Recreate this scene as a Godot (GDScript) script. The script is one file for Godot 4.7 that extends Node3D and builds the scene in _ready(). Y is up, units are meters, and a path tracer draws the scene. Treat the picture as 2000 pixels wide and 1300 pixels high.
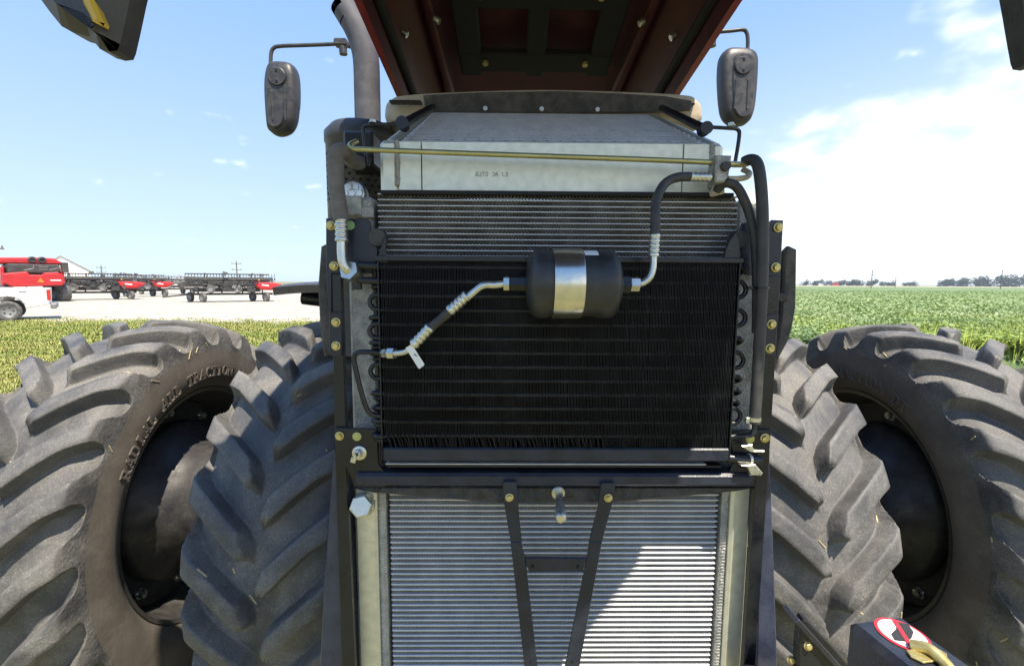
extends Node3D

# A tractor seen from the front with its hood raised, parked between a gravel lot and a bean field.
# Metres, y up; the tractor's centreline is x = 0, its radiator posts stand at z = 0 and it faces +z.

const SUN_FROM := Vector3(0.23, 1.0, 0.43)
var M := {}
var rng := RandomNumberGenerator.new()
var tractor: Node3D


class Mb:
	# collects triangles with their own normals
	var v := PackedVector3Array()
	var n := PackedVector3Array()
	var t := PackedInt32Array()
	var c := PackedColorArray()

	func tri(a: Vector3, b: Vector3, d: Vector3) -> void:
		var m := (d - a).cross(b - a).normalized()
		var k := v.size()
		v.append_array(PackedVector3Array([a, b, d])); n.append_array(PackedVector3Array([m, m, m]))
		t.append_array(PackedInt32Array([k, k + 1, k + 2]))

	func quad(a: Vector3, b: Vector3, d: Vector3, e: Vector3) -> void:
		var m := (d - a).cross(b - a)
		if m.length_squared() < 1e-14:
			m = (e - a).cross(d - a)
		m = m.normalized()
		var k := v.size()
		v.append_array(PackedVector3Array([a, b, d, e])); n.append_array(PackedVector3Array([m, m, m, m]))
		t.append_array(PackedInt32Array([k, k + 1, k + 2, k, k + 2, k + 3]))

	# a flat face of a convex solid, turned outwards from the solid's middle
	func face(p: Array, mid: Vector3) -> void:
		var m: Vector3 = (p[2] - p[0]).cross(p[1] - p[0])
		var turned: bool = m.dot(p[0] - mid) < 0.0
		m = (-m if turned else m).normalized()
		var k := v.size()
		for q in p:
			v.append(q); n.append(m)
		for i in range(1, p.size() - 1):
			if turned:
				t.append_array(PackedInt32Array([k, k + i + 1, k + i]))
			else:
				t.append_array(PackedInt32Array([k, k + i, k + i + 1]))

	func box(at: Vector3, size: Vector3, bevel := 0.0, turn := Basis.IDENTITY) -> void:
		var h := size / 2.0
		var b := minf(bevel, minf(h.x, minf(h.y, h.z)) * 0.9)
		var mid := at
		if b <= 0.0:
			for ax in 3:
				for s in [-1.0, 1.0]:
					var p := []
					for q in [[-1, -1], [1, -1], [1, 1], [-1, 1]]:
						var w := Vector3()
						w[ax] = s * h[ax]; w[(ax + 1) % 3] = q[0] * h[(ax + 1) % 3]; w[(ax + 2) % 3] = q[1] * h[(ax + 2) % 3]
						p.append(at + turn * w)
					face(p, mid)
			return
		for ax in 3:
			var a1 := (ax + 1) % 3
			var a2 := (ax + 2) % 3
			for s in [-1.0, 1.0]:
				var p := []
				for q in [[-1, -1], [1, -1], [1, 1], [-1, 1]]:
					var w := Vector3()
					w[ax] = s * h[ax]; w[a1] = q[0] * (h[a1] - b); w[a2] = q[1] * (h[a2] - b)
					p.append(at + turn * w)
				face(p, mid)
			for s1 in [-1.0, 1.0]:
				for s2 in [-1.0, 1.0]:
					var p := []
					for q in [[-1, 0], [1, 0], [1, 1], [-1, 1]]:
						var w := Vector3()
						w[ax] = q[0] * (h[ax] - b)
						w[a1] = s1 * (h[a1] if q[1] == 0 else h[a1] - b); w[a2] = s2 * (h[a2] - b if q[1] == 0 else h[a2])
						p.append(at + turn * w)
					face(p, mid)
		for sx in [-1.0, 1.0]:
			for sy in [-1.0, 1.0]:
				for sz in [-1.0, 1.0]:
					face([at + turn * Vector3(sx * h.x, sy * (h.y - b), sz * (h.z - b)), at + turn * Vector3(sx * (h.x - b), sy * h.y, sz * (h.z - b)), at + turn * Vector3(sx * (h.x - b), sy * (h.y - b), sz * h.z)], mid)

	# a closed or open sweep of a circle along points; r is one radius or one for each point
	func tube(path: Array, r, seg := 12, caps := true) -> void:
		var m := path.size()
		var side := Vector3.ZERO
		var first := v.size()
		for i in m:
			var dir: Vector3 = (path[mini(i + 1, m - 1)] - path[maxi(i - 1, 0)]).normalized()
			if i == 0:
				side = dir.cross(Vector3.UP if absf(dir.y) < 0.9 else Vector3.RIGHT).normalized()
			else:
				side = (side - dir * side.dot(dir)).normalized()
			var up := side.cross(dir)
			var rad: float = r[i] if r is Array else r
			for k in seg:
				var a := TAU * k / seg
				var o := side * cos(a) + up * sin(a)
				v.append(path[i] + o * rad); n.append(o)
		for i in m - 1:
			for k in seg:
				var a := first + i * seg + k
				var b := first + i * seg + (k + 1) % seg
				t.append_array(PackedInt32Array([a, b, b + seg, a, b + seg, a + seg]))
		if caps:
			for e in [0, m - 1]:
				var p := []
				for k in seg:
					p.append(v[first + e * seg + k])
				face(p, path[1] if e == 0 else path[m - 2])

	# profile of (distance along the axis, radius) spun about the local z axis of xf
	func lathe(profile: Array, xf: Transform3D, seg := 24, sharp := 0.75) -> void:
		var m := profile.size()
		var nor := []
		for i in m - 1:
			var d: Vector2 = (profile[i + 1] - profile[i]).normalized()
			nor.append(Vector2(-d.y, d.x))
		for i in m - 1:
			if profile[i].distance_to(profile[i + 1]) < 1e-7:
				continue
			var na: Vector2 = nor[i]
			var nb: Vector2 = nor[i]
			if i > 0 and nor[i - 1].dot(nor[i]) > sharp:
				na = (nor[i - 1] + nor[i]).normalized()
			if i < m - 2 and nor[i + 1].dot(nor[i]) > sharp:
				nb = (nor[i + 1] + nor[i]).normalized()
			var k := v.size()
			for j in seg + 1:
				var a := TAU * j / seg
				var o := Vector3(cos(a), sin(a), 0)
				v.append(xf * (o * profile[i].y + Vector3(0, 0, profile[i].x))); n.append((xf.basis * (o * na.y + Vector3(0, 0, na.x))).normalized())
				v.append(xf * (o * profile[i + 1].y + Vector3(0, 0, profile[i + 1].x))); n.append((xf.basis * (o * nb.y + Vector3(0, 0, nb.x))).normalized())
			for j in seg:
				var a := k + 2 * j
				t.append_array(PackedInt32Array([a, a + 1, a + 3, a, a + 3, a + 2]))

	# an outline in the local x-y plane of xf, given thickness along local z, its front edge chamfered by b
	func prism(outline: Array, depth: float, xf := Transform3D.IDENTITY, b := 0.0) -> void:
		var p := PackedVector2Array(outline)
		if Geometry2D.is_polygon_clockwise(p):
			p.reverse()
		var q := p.size()
		var inner := PackedVector2Array()
		for i in q:
			var e1 := (p[i] - p[(i + q - 1) % q]).normalized()
			var e2 := (p[(i + 1) % q] - p[i]).normalized()
			var w := Vector2(-e1.y - e2.y, e1.x + e2.x)
			w = w / maxf(w.length_squared() / 2.0, 0.3)
			inner.append(p[i] + w * b)
		var ids := Geometry2D.triangulate_polygon(p)
		var zf := depth / 2.0
		for s in [1.0, -1.0]:
			var k := v.size()
			var rim := inner if s > 0 and b > 0.0 else p
			for w in rim:
				v.append(xf * Vector3(w.x, w.y, s * zf)); n.append((xf.basis.z * s).normalized())
			for i in range(0, ids.size(), 3):
				var a := rim[ids[i]]
				var cw := (rim[ids[i + 1]] - a).cross(rim[ids[i + 2]] - a) < 0.0
				if cw == (s > 0):
					t.append_array(PackedInt32Array([k + ids[i], k + ids[i + 1], k + ids[i + 2]]))
				else:
					t.append_array(PackedInt32Array([k + ids[i], k + ids[i + 2], k + ids[i + 1]]))
		for i in q:
			var j := (i + 1) % q
			quad(xf * Vector3(p[i].x, p[i].y, -zf), xf * Vector3(p[i].x, p[i].y, zf - b), xf * Vector3(p[j].x, p[j].y, zf - b), xf * Vector3(p[j].x, p[j].y, -zf))
			if b > 0.0:
				quad(xf * Vector3(p[i].x, p[i].y, zf - b), xf * Vector3(inner[i].x, inner[i].y, zf), xf * Vector3(inner[j].x, inner[j].y, zf), xf * Vector3(p[j].x, p[j].y, zf - b))

	# a grid of points with smooth normals; rows of equal length
	func grid(rows: Array, closed := false) -> void:
		var k := v.size()
		var w: int = rows[0].size()
		var h := rows.size()
		var nn := PackedVector3Array()
		nn.resize(w * h)
		for row in rows:
			for p in row:
				v.append(p)
		var last := w if closed else w - 1
		for i in h - 1:
			for j in last:
				var a := i * w + j
				var b := i * w + (j + 1) % w
				t.append_array(PackedInt32Array([k + a, k + b, k + b + w, k + a, k + b + w, k + a + w]))
				var m := (v[k + b + w] - v[k + a]).cross(v[k + b] - v[k + a + w])
				nn[a] += m; nn[b] += m; nn[a + w] += m; nn[b + w] += m
		for q in nn:
			n.append(q.normalized())

	func mesh(material: Material) -> ArrayMesh:
		var a := []
		a.resize(Mesh.ARRAY_MAX)
		a[Mesh.ARRAY_VERTEX] = v; a[Mesh.ARRAY_NORMAL] = n; a[Mesh.ARRAY_INDEX] = t
		if c.size() == v.size():
			a[Mesh.ARRAY_COLOR] = c
		var m := ArrayMesh.new()
		m.add_surface_from_arrays(Mesh.PRIMITIVE_TRIANGLES, a)
		m.surface_set_material(0, material)
		return m


func mb() -> Mb:
	return Mb.new()


func part(called: String, b: Mb, material: String, parent: Node3D, at := Transform3D.IDENTITY) -> MeshInstance3D:
	return put(called, b.mesh(M[material]), parent, at)


func put(called: String, m: Mesh, parent: Node3D, at := Transform3D.IDENTITY) -> MeshInstance3D:
	var o := MeshInstance3D.new()
	o.name = called; o.mesh = m; o.transform = at
	parent.add_child(o, true)
	return o


func group_of(called: String, parent: Node3D, at := Transform3D.IDENTITY) -> Node3D:
	var o := Node3D.new()
	o.name = called; o.transform = at
	parent.add_child(o, true)
	return o


var taken := {}
func numbered(called: String) -> String:
	taken[called] = taken.get(called, -1) + 1
	return called if taken[called] == 0 else "%s_%03d" % [called, taken[called]]


func thing(called: String, label: String, category: String, at := Transform3D.IDENTITY, group := "") -> Node3D:
	var o := Node3D.new()
	o.name = numbered(called); o.transform = at
	add_child(o)
	tag(o, label, category, group)
	return o


func tag(o: Node, label: String, category: String, group := "") -> void:
	o.set_meta("label", label); o.set_meta("category", category)
	if group != "":
		o.set_meta("group", group)


func structure(called: String, b: Mb, material: String) -> MeshInstance3D:
	var o := part(called, b, material, self)
	o.set_meta("kind", "structure")
	return o


# local z along dir, standing at p
func aim(p: Vector3, dir: Vector3, up := Vector3.UP) -> Transform3D:
	var z := dir.normalized()
	var x := (Vector3.RIGHT if absf(z.dot(up)) > 0.98 else up.cross(z)).normalized()
	return Transform3D(Basis(x, z.cross(x), z), p)


# a smooth curve through points
func curve(p: Array, step := 8) -> Array:
	var out := []
	for i in p.size() - 1:
		var a: Vector3 = p[maxi(i - 1, 0)]
		var b: Vector3 = p[i]
		var d: Vector3 = p[i + 1]
		var e: Vector3 = p[mini(i + 2, p.size() - 1)]
		for k in step:
			out.append(b.cubic_interpolate(d, a, e, float(k) / step))
	out.append(p[p.size() - 1])
	return out


func lin(r: float, g: float, b: float) -> Color:
	return Color(r, g, b).linear_to_srgb()


var noise_store := {}
func noise_bytes(kind: String, side: int) -> PackedByteArray:
	if not noise_store.has(kind):
		var f := FastNoiseLite.new()
		f.seed = kind.hash() & 0xffff
		f.fractal_type = FastNoiseLite.FRACTAL_FBM
		match kind:
			"blotch": f.noise_type = FastNoiseLite.TYPE_SIMPLEX_SMOOTH; f.frequency = 0.008; f.fractal_octaves = 6; f.fractal_gain = 0.62
			"fine": f.noise_type = FastNoiseLite.TYPE_SIMPLEX_SMOOTH; f.frequency = 0.09; f.fractal_octaves = 3
			"cell": f.noise_type = FastNoiseLite.TYPE_CELLULAR; f.frequency = 0.05; f.fractal_octaves = 2
			"patch": f.noise_type = FastNoiseLite.TYPE_PERLIN; f.frequency = 0.015; f.fractal_octaves = 5
		var im := f.get_seamless_image(side, side)
		im.convert(Image.FORMAT_L8)
		noise_store[kind] = im.get_data()
	return noise_store[kind]


const TEX := 512
# colour image: a to b by the coarse noise, then grains of c where the fine noise is high; stretch draws the pattern out sideways
func skin(a: Color, b: Color, c: Color, grains := 0.15, coarse := "blotch", contrast := 2.2, stretch := 1) -> ImageTexture:
	var big := noise_bytes(coarse, TEX)
	var small := noise_bytes("fine", TEX)
	var out := PackedByteArray()
	out.resize(TEX * TEX * 3)
	var edge := 1.0 - grains
	for y in TEX:
		for x in TEX:
			var i := y * TEX + x
			var j := y * TEX + (x / stretch)
			var k := clampf((big[j] / 255.0 - 0.5) * contrast + 0.5, 0.0, 1.0)
			var s := clampf((small[((y * 3 + 91) % TEX) * TEX + (x * 3 + 17) % TEX] / 255.0 - edge) * 9.0, 0.0, 1.0) if grains > 0.0 else 0.0
			var q := a.lerp(b, k).lerp(c, s * (0.35 + 0.65 * k))
			var f := 0.94 + 0.12 * small[i] / 255.0
			out[3 * i] = int(clampf(q.r * f, 0, 1) * 255); out[3 * i + 1] = int(clampf(q.g * f, 0, 1) * 255); out[3 * i + 2] = int(clampf(q.b * f, 0, 1) * 255)
	var im := Image.create_from_data(TEX, TEX, false, Image.FORMAT_RGB8, out)
	return ImageTexture.create_from_image(im)


var grey_store := {}
func grey(kind: String, lo := 0.0, hi := 1.0) -> ImageTexture:
	var key := "%s %f %f" % [kind, lo, hi]
	if not grey_store.has(key):
		var src := noise_bytes(kind, TEX)
		var out := PackedByteArray()
		out.resize(TEX * TEX)
		for i in TEX * TEX:
			out[i] = int(255.0 * clampf(lo + (hi - lo) * clampf((src[i] / 255.0 - 0.5) * 1.8 + 0.5, 0, 1), 0, 1))
		grey_store[key] = ImageTexture.create_from_image(Image.create_from_data(TEX, TEX, false, Image.FORMAT_L8, out))
	return grey_store[key]


func surface(key: String, tex: Texture2D, rough: float, metal := 0.0, size := 1.0, relief := 0.0, relief_kind := "fine", rough_lo := -1.0) -> StandardMaterial3D:
	var m := StandardMaterial3D.new()
	m.resource_name = key
	m.albedo_texture = tex
	m.roughness = rough; m.metallic = metal
	m.uv1_triplanar = true; m.uv1_world_triplanar = true
	m.uv1_scale = Vector3.ONE / size
	if rough_lo >= 0.0:
		m.roughness = 1.0
		m.roughness_texture = grey("blotch", rough_lo, rough)
	if relief > 0.0:
		m.heightmap_enabled = true
		m.heightmap_texture = grey(relief_kind)
		m.heightmap_scale = relief
	M[key] = m
	return m


func plain(key: String, c: Color, rough: float, metal := 0.0) -> StandardMaterial3D:
	var m := StandardMaterial3D.new()
	m.resource_name = key
	m.albedo_color = c; m.roughness = rough; m.metallic = metal
	M[key] = m
	return m


func make_materials() -> void:
	surface("rubber", skin(lin(0.058, 0.058, 0.06), lin(0.155, 0.148, 0.138), lin(0.34, 0.32, 0.28), 0.34, "blotch", 2.0), 0.85, 0.0, 0.8, 0.06, "fine", 0.5)
	plain("straw", lin(0.5, 0.4, 0.22), 0.8)
	surface("blue_paint", skin(lin(0.035, 0.042, 0.07), lin(0.055, 0.064, 0.1), lin(0.16, 0.15, 0.14), 0.08), 0.4, 0.0, 0.4, 0.02, "fine", 0.25)
	surface("sidewall", skin(lin(0.105, 0.09, 0.075), lin(0.15, 0.13, 0.108), lin(0.2, 0.17, 0.13), 0.1), 0.85, 0.0, 0.8, 0.02)
	surface("black_paint", skin(lin(0.007, 0.008, 0.012), lin(0.013, 0.014, 0.019), lin(0.06, 0.055, 0.05), 0.06), 0.42, 0.0, 0.5, 0.02, "fine", 0.26)
	surface("frame_paint", skin(lin(0.012, 0.015, 0.026), lin(0.021, 0.026, 0.042), lin(0.09, 0.08, 0.07), 0.08), 0.5, 0.0, 0.45, 0.02, "fine", 0.3)
	surface("rough_casting", skin(lin(0.02, 0.022, 0.028), lin(0.05, 0.05, 0.055), lin(0.12, 0.11, 0.1), 0.15), 0.6, 0.0, 0.2, 0.5, "patch", 0.35)
	surface("condenser_tube", skin(lin(0.025, 0.026, 0.028), lin(0.08, 0.08, 0.075), lin(0.2, 0.18, 0.15), 0.2), 0.4, 0.2, 0.2)
	surface("fin_black", skin(lin(0.007, 0.008, 0.012), lin(0.028, 0.029, 0.034), lin(0.1, 0.09, 0.08), 0.06), 0.4, 0.0, 0.3)
	surface("aluminium", skin(lin(0.68, 0.665, 0.555), lin(0.75, 0.735, 0.62), lin(0.5, 0.47, 0.41), 0.0, "blotch", 1.0, 3), 0.44, 0.6, 1.3)
	surface("core_fin", skin(lin(0.4, 0.41, 0.43), lin(0.55, 0.55, 0.56), lin(0.36, 0.31, 0.23), 0.15), 0.5, 0.4, 0.3)
	surface("core_aluminium", skin(lin(0.54, 0.55, 0.58), lin(0.64, 0.64, 0.66), lin(0.45, 0.38, 0.28), 0.13), 0.45, 0.4, 0.3)
	surface("cast_aluminium", skin(lin(0.3, 0.3, 0.29), lin(0.5, 0.49, 0.46), lin(0.2, 0.19, 0.17), 0.2), 0.62, 0.55, 0.3, 0.15, "fine")
	surface("dusty_core", skin(lin(0.19, 0.17, 0.145), lin(0.4, 0.37, 0.33), lin(0.34, 0.22, 0.12), 0.22), 0.6, 0.4, 0.35)
	surface("zinc", skin(lin(0.55, 0.56, 0.52), lin(0.7, 0.68, 0.6), lin(0.35, 0.33, 0.28), 0.1), 0.4, 0.9, 0.1, 0.01, "fine", 0.22)
	surface("strap_steel", skin(lin(0.62, 0.62, 0.58), lin(0.74, 0.7, 0.6), lin(0.4, 0.36, 0.28), 0.06), 0.24, 0.95, 0.15)
	surface("yellow_zinc", skin(lin(0.5, 0.4, 0.14), lin(0.68, 0.58, 0.28), lin(0.3, 0.26, 0.16), 0.1), 0.42, 0.75, 0.08)
	surface("brass_line", skin(lin(0.42, 0.39, 0.18), lin(0.56, 0.5, 0.26), lin(0.25, 0.22, 0.14), 0.1), 0.36, 0.8, 0.2)
	surface("green_cap", skin(lin(0.2, 0.34, 0.16), lin(0.26, 0.4, 0.2), lin(0.3, 0.3, 0.2), 0.1), 0.5, 0.0, 0.1)
	surface("yellow_cap", skin(lin(0.42, 0.4, 0.1), lin(0.5, 0.46, 0.16), lin(0.3, 0.3, 0.2), 0.1), 0.5, 0.0, 0.1)
	surface("hose", skin(lin(0.03, 0.03, 0.033), lin(0.06, 0.058, 0.056), lin(0.14, 0.12, 0.1), 0.12), 0.7, 0.0, 0.2, 0.03, "fine", 0.5)
	surface("grey_hose", skin(lin(0.12, 0.11, 0.105), lin(0.18, 0.165, 0.15), lin(0.18, 0.15, 0.12), 0.12), 0.75, 0.0, 0.2, 0.03)
	surface("drier_paint", skin(lin(0.022, 0.023, 0.026), lin(0.04, 0.04, 0.042), lin(0.1, 0.09, 0.07), 0.12), 0.5, 0.0, 0.2, 0.02, "fine", 0.34)
	surface("seal_rubber", skin(lin(0.05, 0.047, 0.045), lin(0.1, 0.09, 0.08), lin(0.24, 0.2, 0.15), 0.22), 0.85, 0.0, 0.3, 0.05)
	surface("plastic", skin(lin(0.03, 0.03, 0.033), lin(0.055, 0.052, 0.052), lin(0.11, 0.1, 0.085), 0.1), 0.55, 0.0, 0.25, 0.02, "fine", 0.36)
	surface("exhaust_paint", skin(lin(0.065, 0.066, 0.08), lin(0.1, 0.1, 0.115), lin(0.14, 0.12, 0.1), 0.12), 0.7, 0.0, 0.3, 0.03)
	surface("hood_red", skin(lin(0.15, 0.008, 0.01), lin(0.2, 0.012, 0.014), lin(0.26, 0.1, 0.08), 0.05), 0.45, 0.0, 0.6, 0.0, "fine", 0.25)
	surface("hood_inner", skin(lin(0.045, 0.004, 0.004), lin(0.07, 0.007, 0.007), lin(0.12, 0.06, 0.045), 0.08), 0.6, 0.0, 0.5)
	surface("tan_plastic", skin(lin(0.4, 0.33, 0.24), lin(0.5, 0.42, 0.31), lin(0.3, 0.24, 0.17), 0.1), 0.6, 0.0, 0.4)
	surface("rim_steel", skin(lin(0.03, 0.03, 0.03), lin(0.07, 0.065, 0.058), lin(0.2, 0.16, 0.11), 0.2), 0.6, 0.0, 0.4, 0.02, "fine", 0.4)
	surface("hub_paint", skin(lin(0.014, 0.014, 0.017), lin(0.035, 0.034, 0.034), lin(0.34, 0.28, 0.2), 0.3, "patch"), 0.7, 0.0, 0.45, 0.02, "fine", 0.35)
	surface("bar_paint", skin(lin(0.016, 0.018, 0.026), lin(0.03, 0.033, 0.042), lin(0.2, 0.18, 0.16), 0.1), 0.36, 0.0, 0.4, 0.02, "fine", 0.22)
	plain("dark", lin(0.007, 0.007, 0.008), 0.75)
	plain("soot", lin(0.006, 0.006, 0.007), 0.95)
	plain("white_label", lin(0.78, 0.78, 0.75), 0.5)
	plain("ink", lin(0.03, 0.03, 0.03), 0.6)
	plain("stamp", lin(0.33, 0.33, 0.31), 0.6, 0.5)
	plain("decal_red", lin(0.6, 0.03, 0.04), 0.4)
	plain("lamp_amber", lin(0.55, 0.36, 0.05), 0.25)
	plain("rivet", lin(0.6, 0.58, 0.54), 0.35, 0.8)
	var lens := plain("lens", lin(0.75, 0.77, 0.8), 0.12, 0.3)
	lens.clearcoat_enabled = true
	var pane := plain("glass", Color(0.55, 0.62, 0.62, 0.28), 0.03)
	pane.transparency = BaseMaterial3D.TRANSPARENCY_ALPHA
	plain("mirror_glass", lin(0.85, 0.85, 0.86), 0.03, 1.0)
	# the surroundings
	surface("gravel", skin(lin(0.3, 0.275, 0.23), lin(0.45, 0.415, 0.355), lin(0.2, 0.18, 0.15), 0.2, "patch"), 0.95, 0.0, 5.0, 1.0, "cell")
	surface("grass_soil", skin(lin(0.15, 0.15, 0.06), lin(0.25, 0.235, 0.12), lin(0.36, 0.31, 0.17), 0.2), 0.95, 0.0, 2.5, 2.0, "fine")
	surface("field_soil", skin(lin(0.045, 0.075, 0.025), lin(0.08, 0.13, 0.045), lin(0.13, 0.19, 0.075), 0.3), 0.9, 0.0, 3.0, 3.0, "fine")
	surface("far_field", skin(lin(0.09, 0.15, 0.05), lin(0.15, 0.21, 0.08), lin(0.2, 0.26, 0.12), 0.2, "patch"), 0.95, 0.0, 30.0)
	surface("stubble", skin(lin(0.3, 0.27, 0.14), lin(0.4, 0.35, 0.2), lin(0.24, 0.25, 0.1), 0.2), 0.95, 0.0, 30.0)
	surface("machine_red", skin(lin(0.4, 0.014, 0.018), lin(0.5, 0.022, 0.025), lin(0.3, 0.08, 0.06), 0.06), 0.4, 0.0, 2.0)
	surface("machine_dark", skin(lin(0.03, 0.03, 0.033), lin(0.07, 0.066, 0.06), lin(0.14, 0.12, 0.1), 0.15), 0.6, 0.0, 2.0)
	surface("machine_grey", skin(lin(0.17, 0.17, 0.175), lin(0.26, 0.26, 0.26), lin(0.4, 0.38, 0.36), 0.1), 0.5, 0.2, 2.0)
	surface("truck_white", skin(lin(0.72, 0.72, 0.7), lin(0.8, 0.8, 0.78), lin(0.6, 0.56, 0.5), 0.06), 0.3, 0.0, 1.0)
	surface("barn_white", skin(lin(0.7, 0.7, 0.68), lin(0.8, 0.8, 0.77), lin(0.5, 0.48, 0.44), 0.06), 0.7, 0.0, 4.0)
	surface("roof_grey", skin(lin(0.3, 0.29, 0.28), lin(0.4, 0.38, 0.36), lin(0.2, 0.18, 0.16), 0.1), 0.6, 0.0, 4.0)
	surface("pole_wood", skin(lin(0.13, 0.1, 0.075), lin(0.2, 0.165, 0.13), lin(0.09, 0.07, 0.05), 0.2), 0.9, 0.0, 1.0)
	surface("bark", skin(lin(0.05, 0.04, 0.03), lin(0.1, 0.08, 0.06), lin(0.04, 0.03, 0.025), 0.2), 0.95, 0.0, 1.0)
	surface("barn_red", skin(lin(0.35, 0.04, 0.03), lin(0.42, 0.06, 0.045), lin(0.3, 0.1, 0.08), 0.06), 0.7, 0.0, 3.0)
	plain("tail_light", lin(0.5, 0.03, 0.025), 0.2)
	plain("orange_marker", lin(0.8, 0.2, 0.02), 0.5)
	plain("chrome", lin(0.7, 0.7, 0.7), 0.2, 0.9)
	for k in ["leaf", "grass_blade"]:
		var m := plain(k, Color.WHITE, 0.6)
		m.vertex_color_use_as_albedo = true
		m.cull_mode = BaseMaterial3D.CULL_DISABLED
		m.backlight_enabled = true
		m.backlight = Color(0.5, 0.55, 0.25)


func make_camera_and_light() -> void:
	var cam := Camera3D.new()
	cam.name = "camera"
	cam.fov = 69.9013; cam.near = 0.02; cam.far = 4000.0
	cam.position = Vector3(-0.108, 1.635, 1.03); cam.rotation_degrees = Vector3(-6.015, -0.616, 0.350)
	add_child(cam)
	cam.make_current()
	var env := Environment.new()
	env.background_mode = Environment.BG_SKY
	env.tonemap_mode = Environment.TONE_MAPPER_LINEAR
	env.tonemap_exposure = 2.15
	env.sdfgi_enabled = true; env.ssao_enabled = true; env.ssil_enabled = true
	env.fog_enabled = true
	env.fog_density = 0.00025
	env.fog_light_color = Color(0.86, 0.92, 1.0)
	var sky := Sky.new()
	var pano := PanoramaSkyMaterial.new()
	pano.panorama = sky_image()
	sky.sky_material = pano
	env.sky = sky
	var we := WorldEnvironment.new()
	we.name = "world_environment"; we.environment = env
	add_child(we)
	var sun := DirectionalLight3D.new()
	sun.name = "sun"
	sun.light_energy = 1.4; sun.light_angular_distance = 0.5; sun.light_color = Color(1.0, 0.955, 0.88)
	sun.shadow_enabled = true
	add_child(sun)
	sun.look_at_from_position(SUN_FROM * 50.0, Vector3.ZERO, Vector3.RIGHT)


# clear summer sky paling to the horizon, small clouds everywhere and a bank of cumulus on the right hand
func sky_image() -> ImageTexture:
	var w := 2048
	var h := 1024
	var im := Image.create(w, h, false, Image.FORMAT_RGBF)
	var puff := FastNoiseLite.new()
	puff.seed = 11; puff.noise_type = FastNoiseLite.TYPE_SIMPLEX_SMOOTH; puff.fractal_octaves = 6; puff.frequency = 2.3; puff.fractal_gain = 0.55
	var wide := FastNoiseLite.new()
	wide.seed = 4; wide.noise_type = FastNoiseLite.TYPE_SIMPLEX_SMOOTH; wide.fractal_octaves = 2; wide.frequency = 0.9
	im.fill(Color(0.42, 0.43, 0.38))
	for y in h / 2:
		var up := PI * (0.5 - (y + 0.5) / h)
		var e := sin(up)
		var base := Color(0.115, 0.235, 0.5).lerp(Color(0.42, 0.52, 0.56), pow(1.0 - e, 2.8))
		for x in w:
			var a := TAU * (x + 0.5) / w
			var d := Vector3(sin(a) * cos(up), e, -cos(a) * cos(up))
			# clouds on a flat layer seen in perspective; the bank thickens towards the field
			var k := 1.0 / (e + 0.28)
			var q := Vector3(d.x * k, e * 0.8, d.z * k)
			var side := clampf(d.x * 1.25 - 0.02, -0.1, 1.0)
			var low := exp(-pow(maxf(e - 0.02, 0.0) / 0.34, 2.0))
			var dens := puff.get_noise_3dv(q * Vector3(1.0, 1.9, 1.0)) * 0.75 + wide.get_noise_3dv(q) * 0.5 + side * 1.15 * low - 0.40
			var small := puff.get_noise_3dv(Vector3(d.x * k * 2.1 + 7.3, e * 6.0, d.z * k * 2.1)) - 0.37 - e * 0.3
			var cover := clampf(maxf(dens * 2.0, minf(small * 2.2, 0.5)), 0.0, 1.0)
			cover = cover * cover * (3.0 - 2.0 * cover)
			var c := base.lerp(Color(0.62, 0.66, 0.68), clampf(side, 0, 1) * low * low * 0.75).lerp(Color(0.7, 0.72, 0.74), cover * 0.92)
			im.set_pixel(x, y, c)
	return ImageTexture.create_from_image(im)


# ---------------------------------------------------------------- wheels

const LUGS := 24
const TYRE_TOP := [[0.0, 0.745, 0.0], [0.08, 0.741, 0.08], [0.14, 0.732, 0.138], [0.185, 0.716, 0.178], [0.21, 0.695, 0.188], [0.25, 0.655, 0.192], [0.30, 0.605, 0.194], [0.36, 0.545, 0.196], [0.41, 0.495, 0.186], [0.445, 0.462, 0.158]]
const TYRE_FLOOR := [[0.0, 0.692, 0.0], [0.08, 0.688, 0.077], [0.14, 0.676, 0.13], [0.185, 0.658, 0.159], [0.21, 0.647, 0.171], [0.25, 0.63, 0.184], [0.275, 0.63, 0.193], [0.445, 0.462, 0.158]]


func along(p: Array, s: float) -> Vector2:
	var i := 0
	while i < p.size() - 2 and s > p[i + 1][0]:
		i += 1
	var a: Array = p[i]
	var b: Array = p[i + 1]
	var z: Array = p[maxi(i - 1, 0)]
	var e: Array = p[mini(i + 2, p.size() - 1)]
	var k: float = clampf((s - a[0]) / (b[0] - a[0]), 0, 1)
	return Vector2(a[1], a[2]).cubic_interpolate(Vector2(b[1], b[2]), Vector2(z[1], z[2]), Vector2(e[1], e[2]), k)


func step_up(a: float, b: float, x: float) -> float:
	var k := clampf((x - a) / (b - a), 0.0, 1.0)
	return k * k * (3.0 - 2.0 * k)


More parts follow.
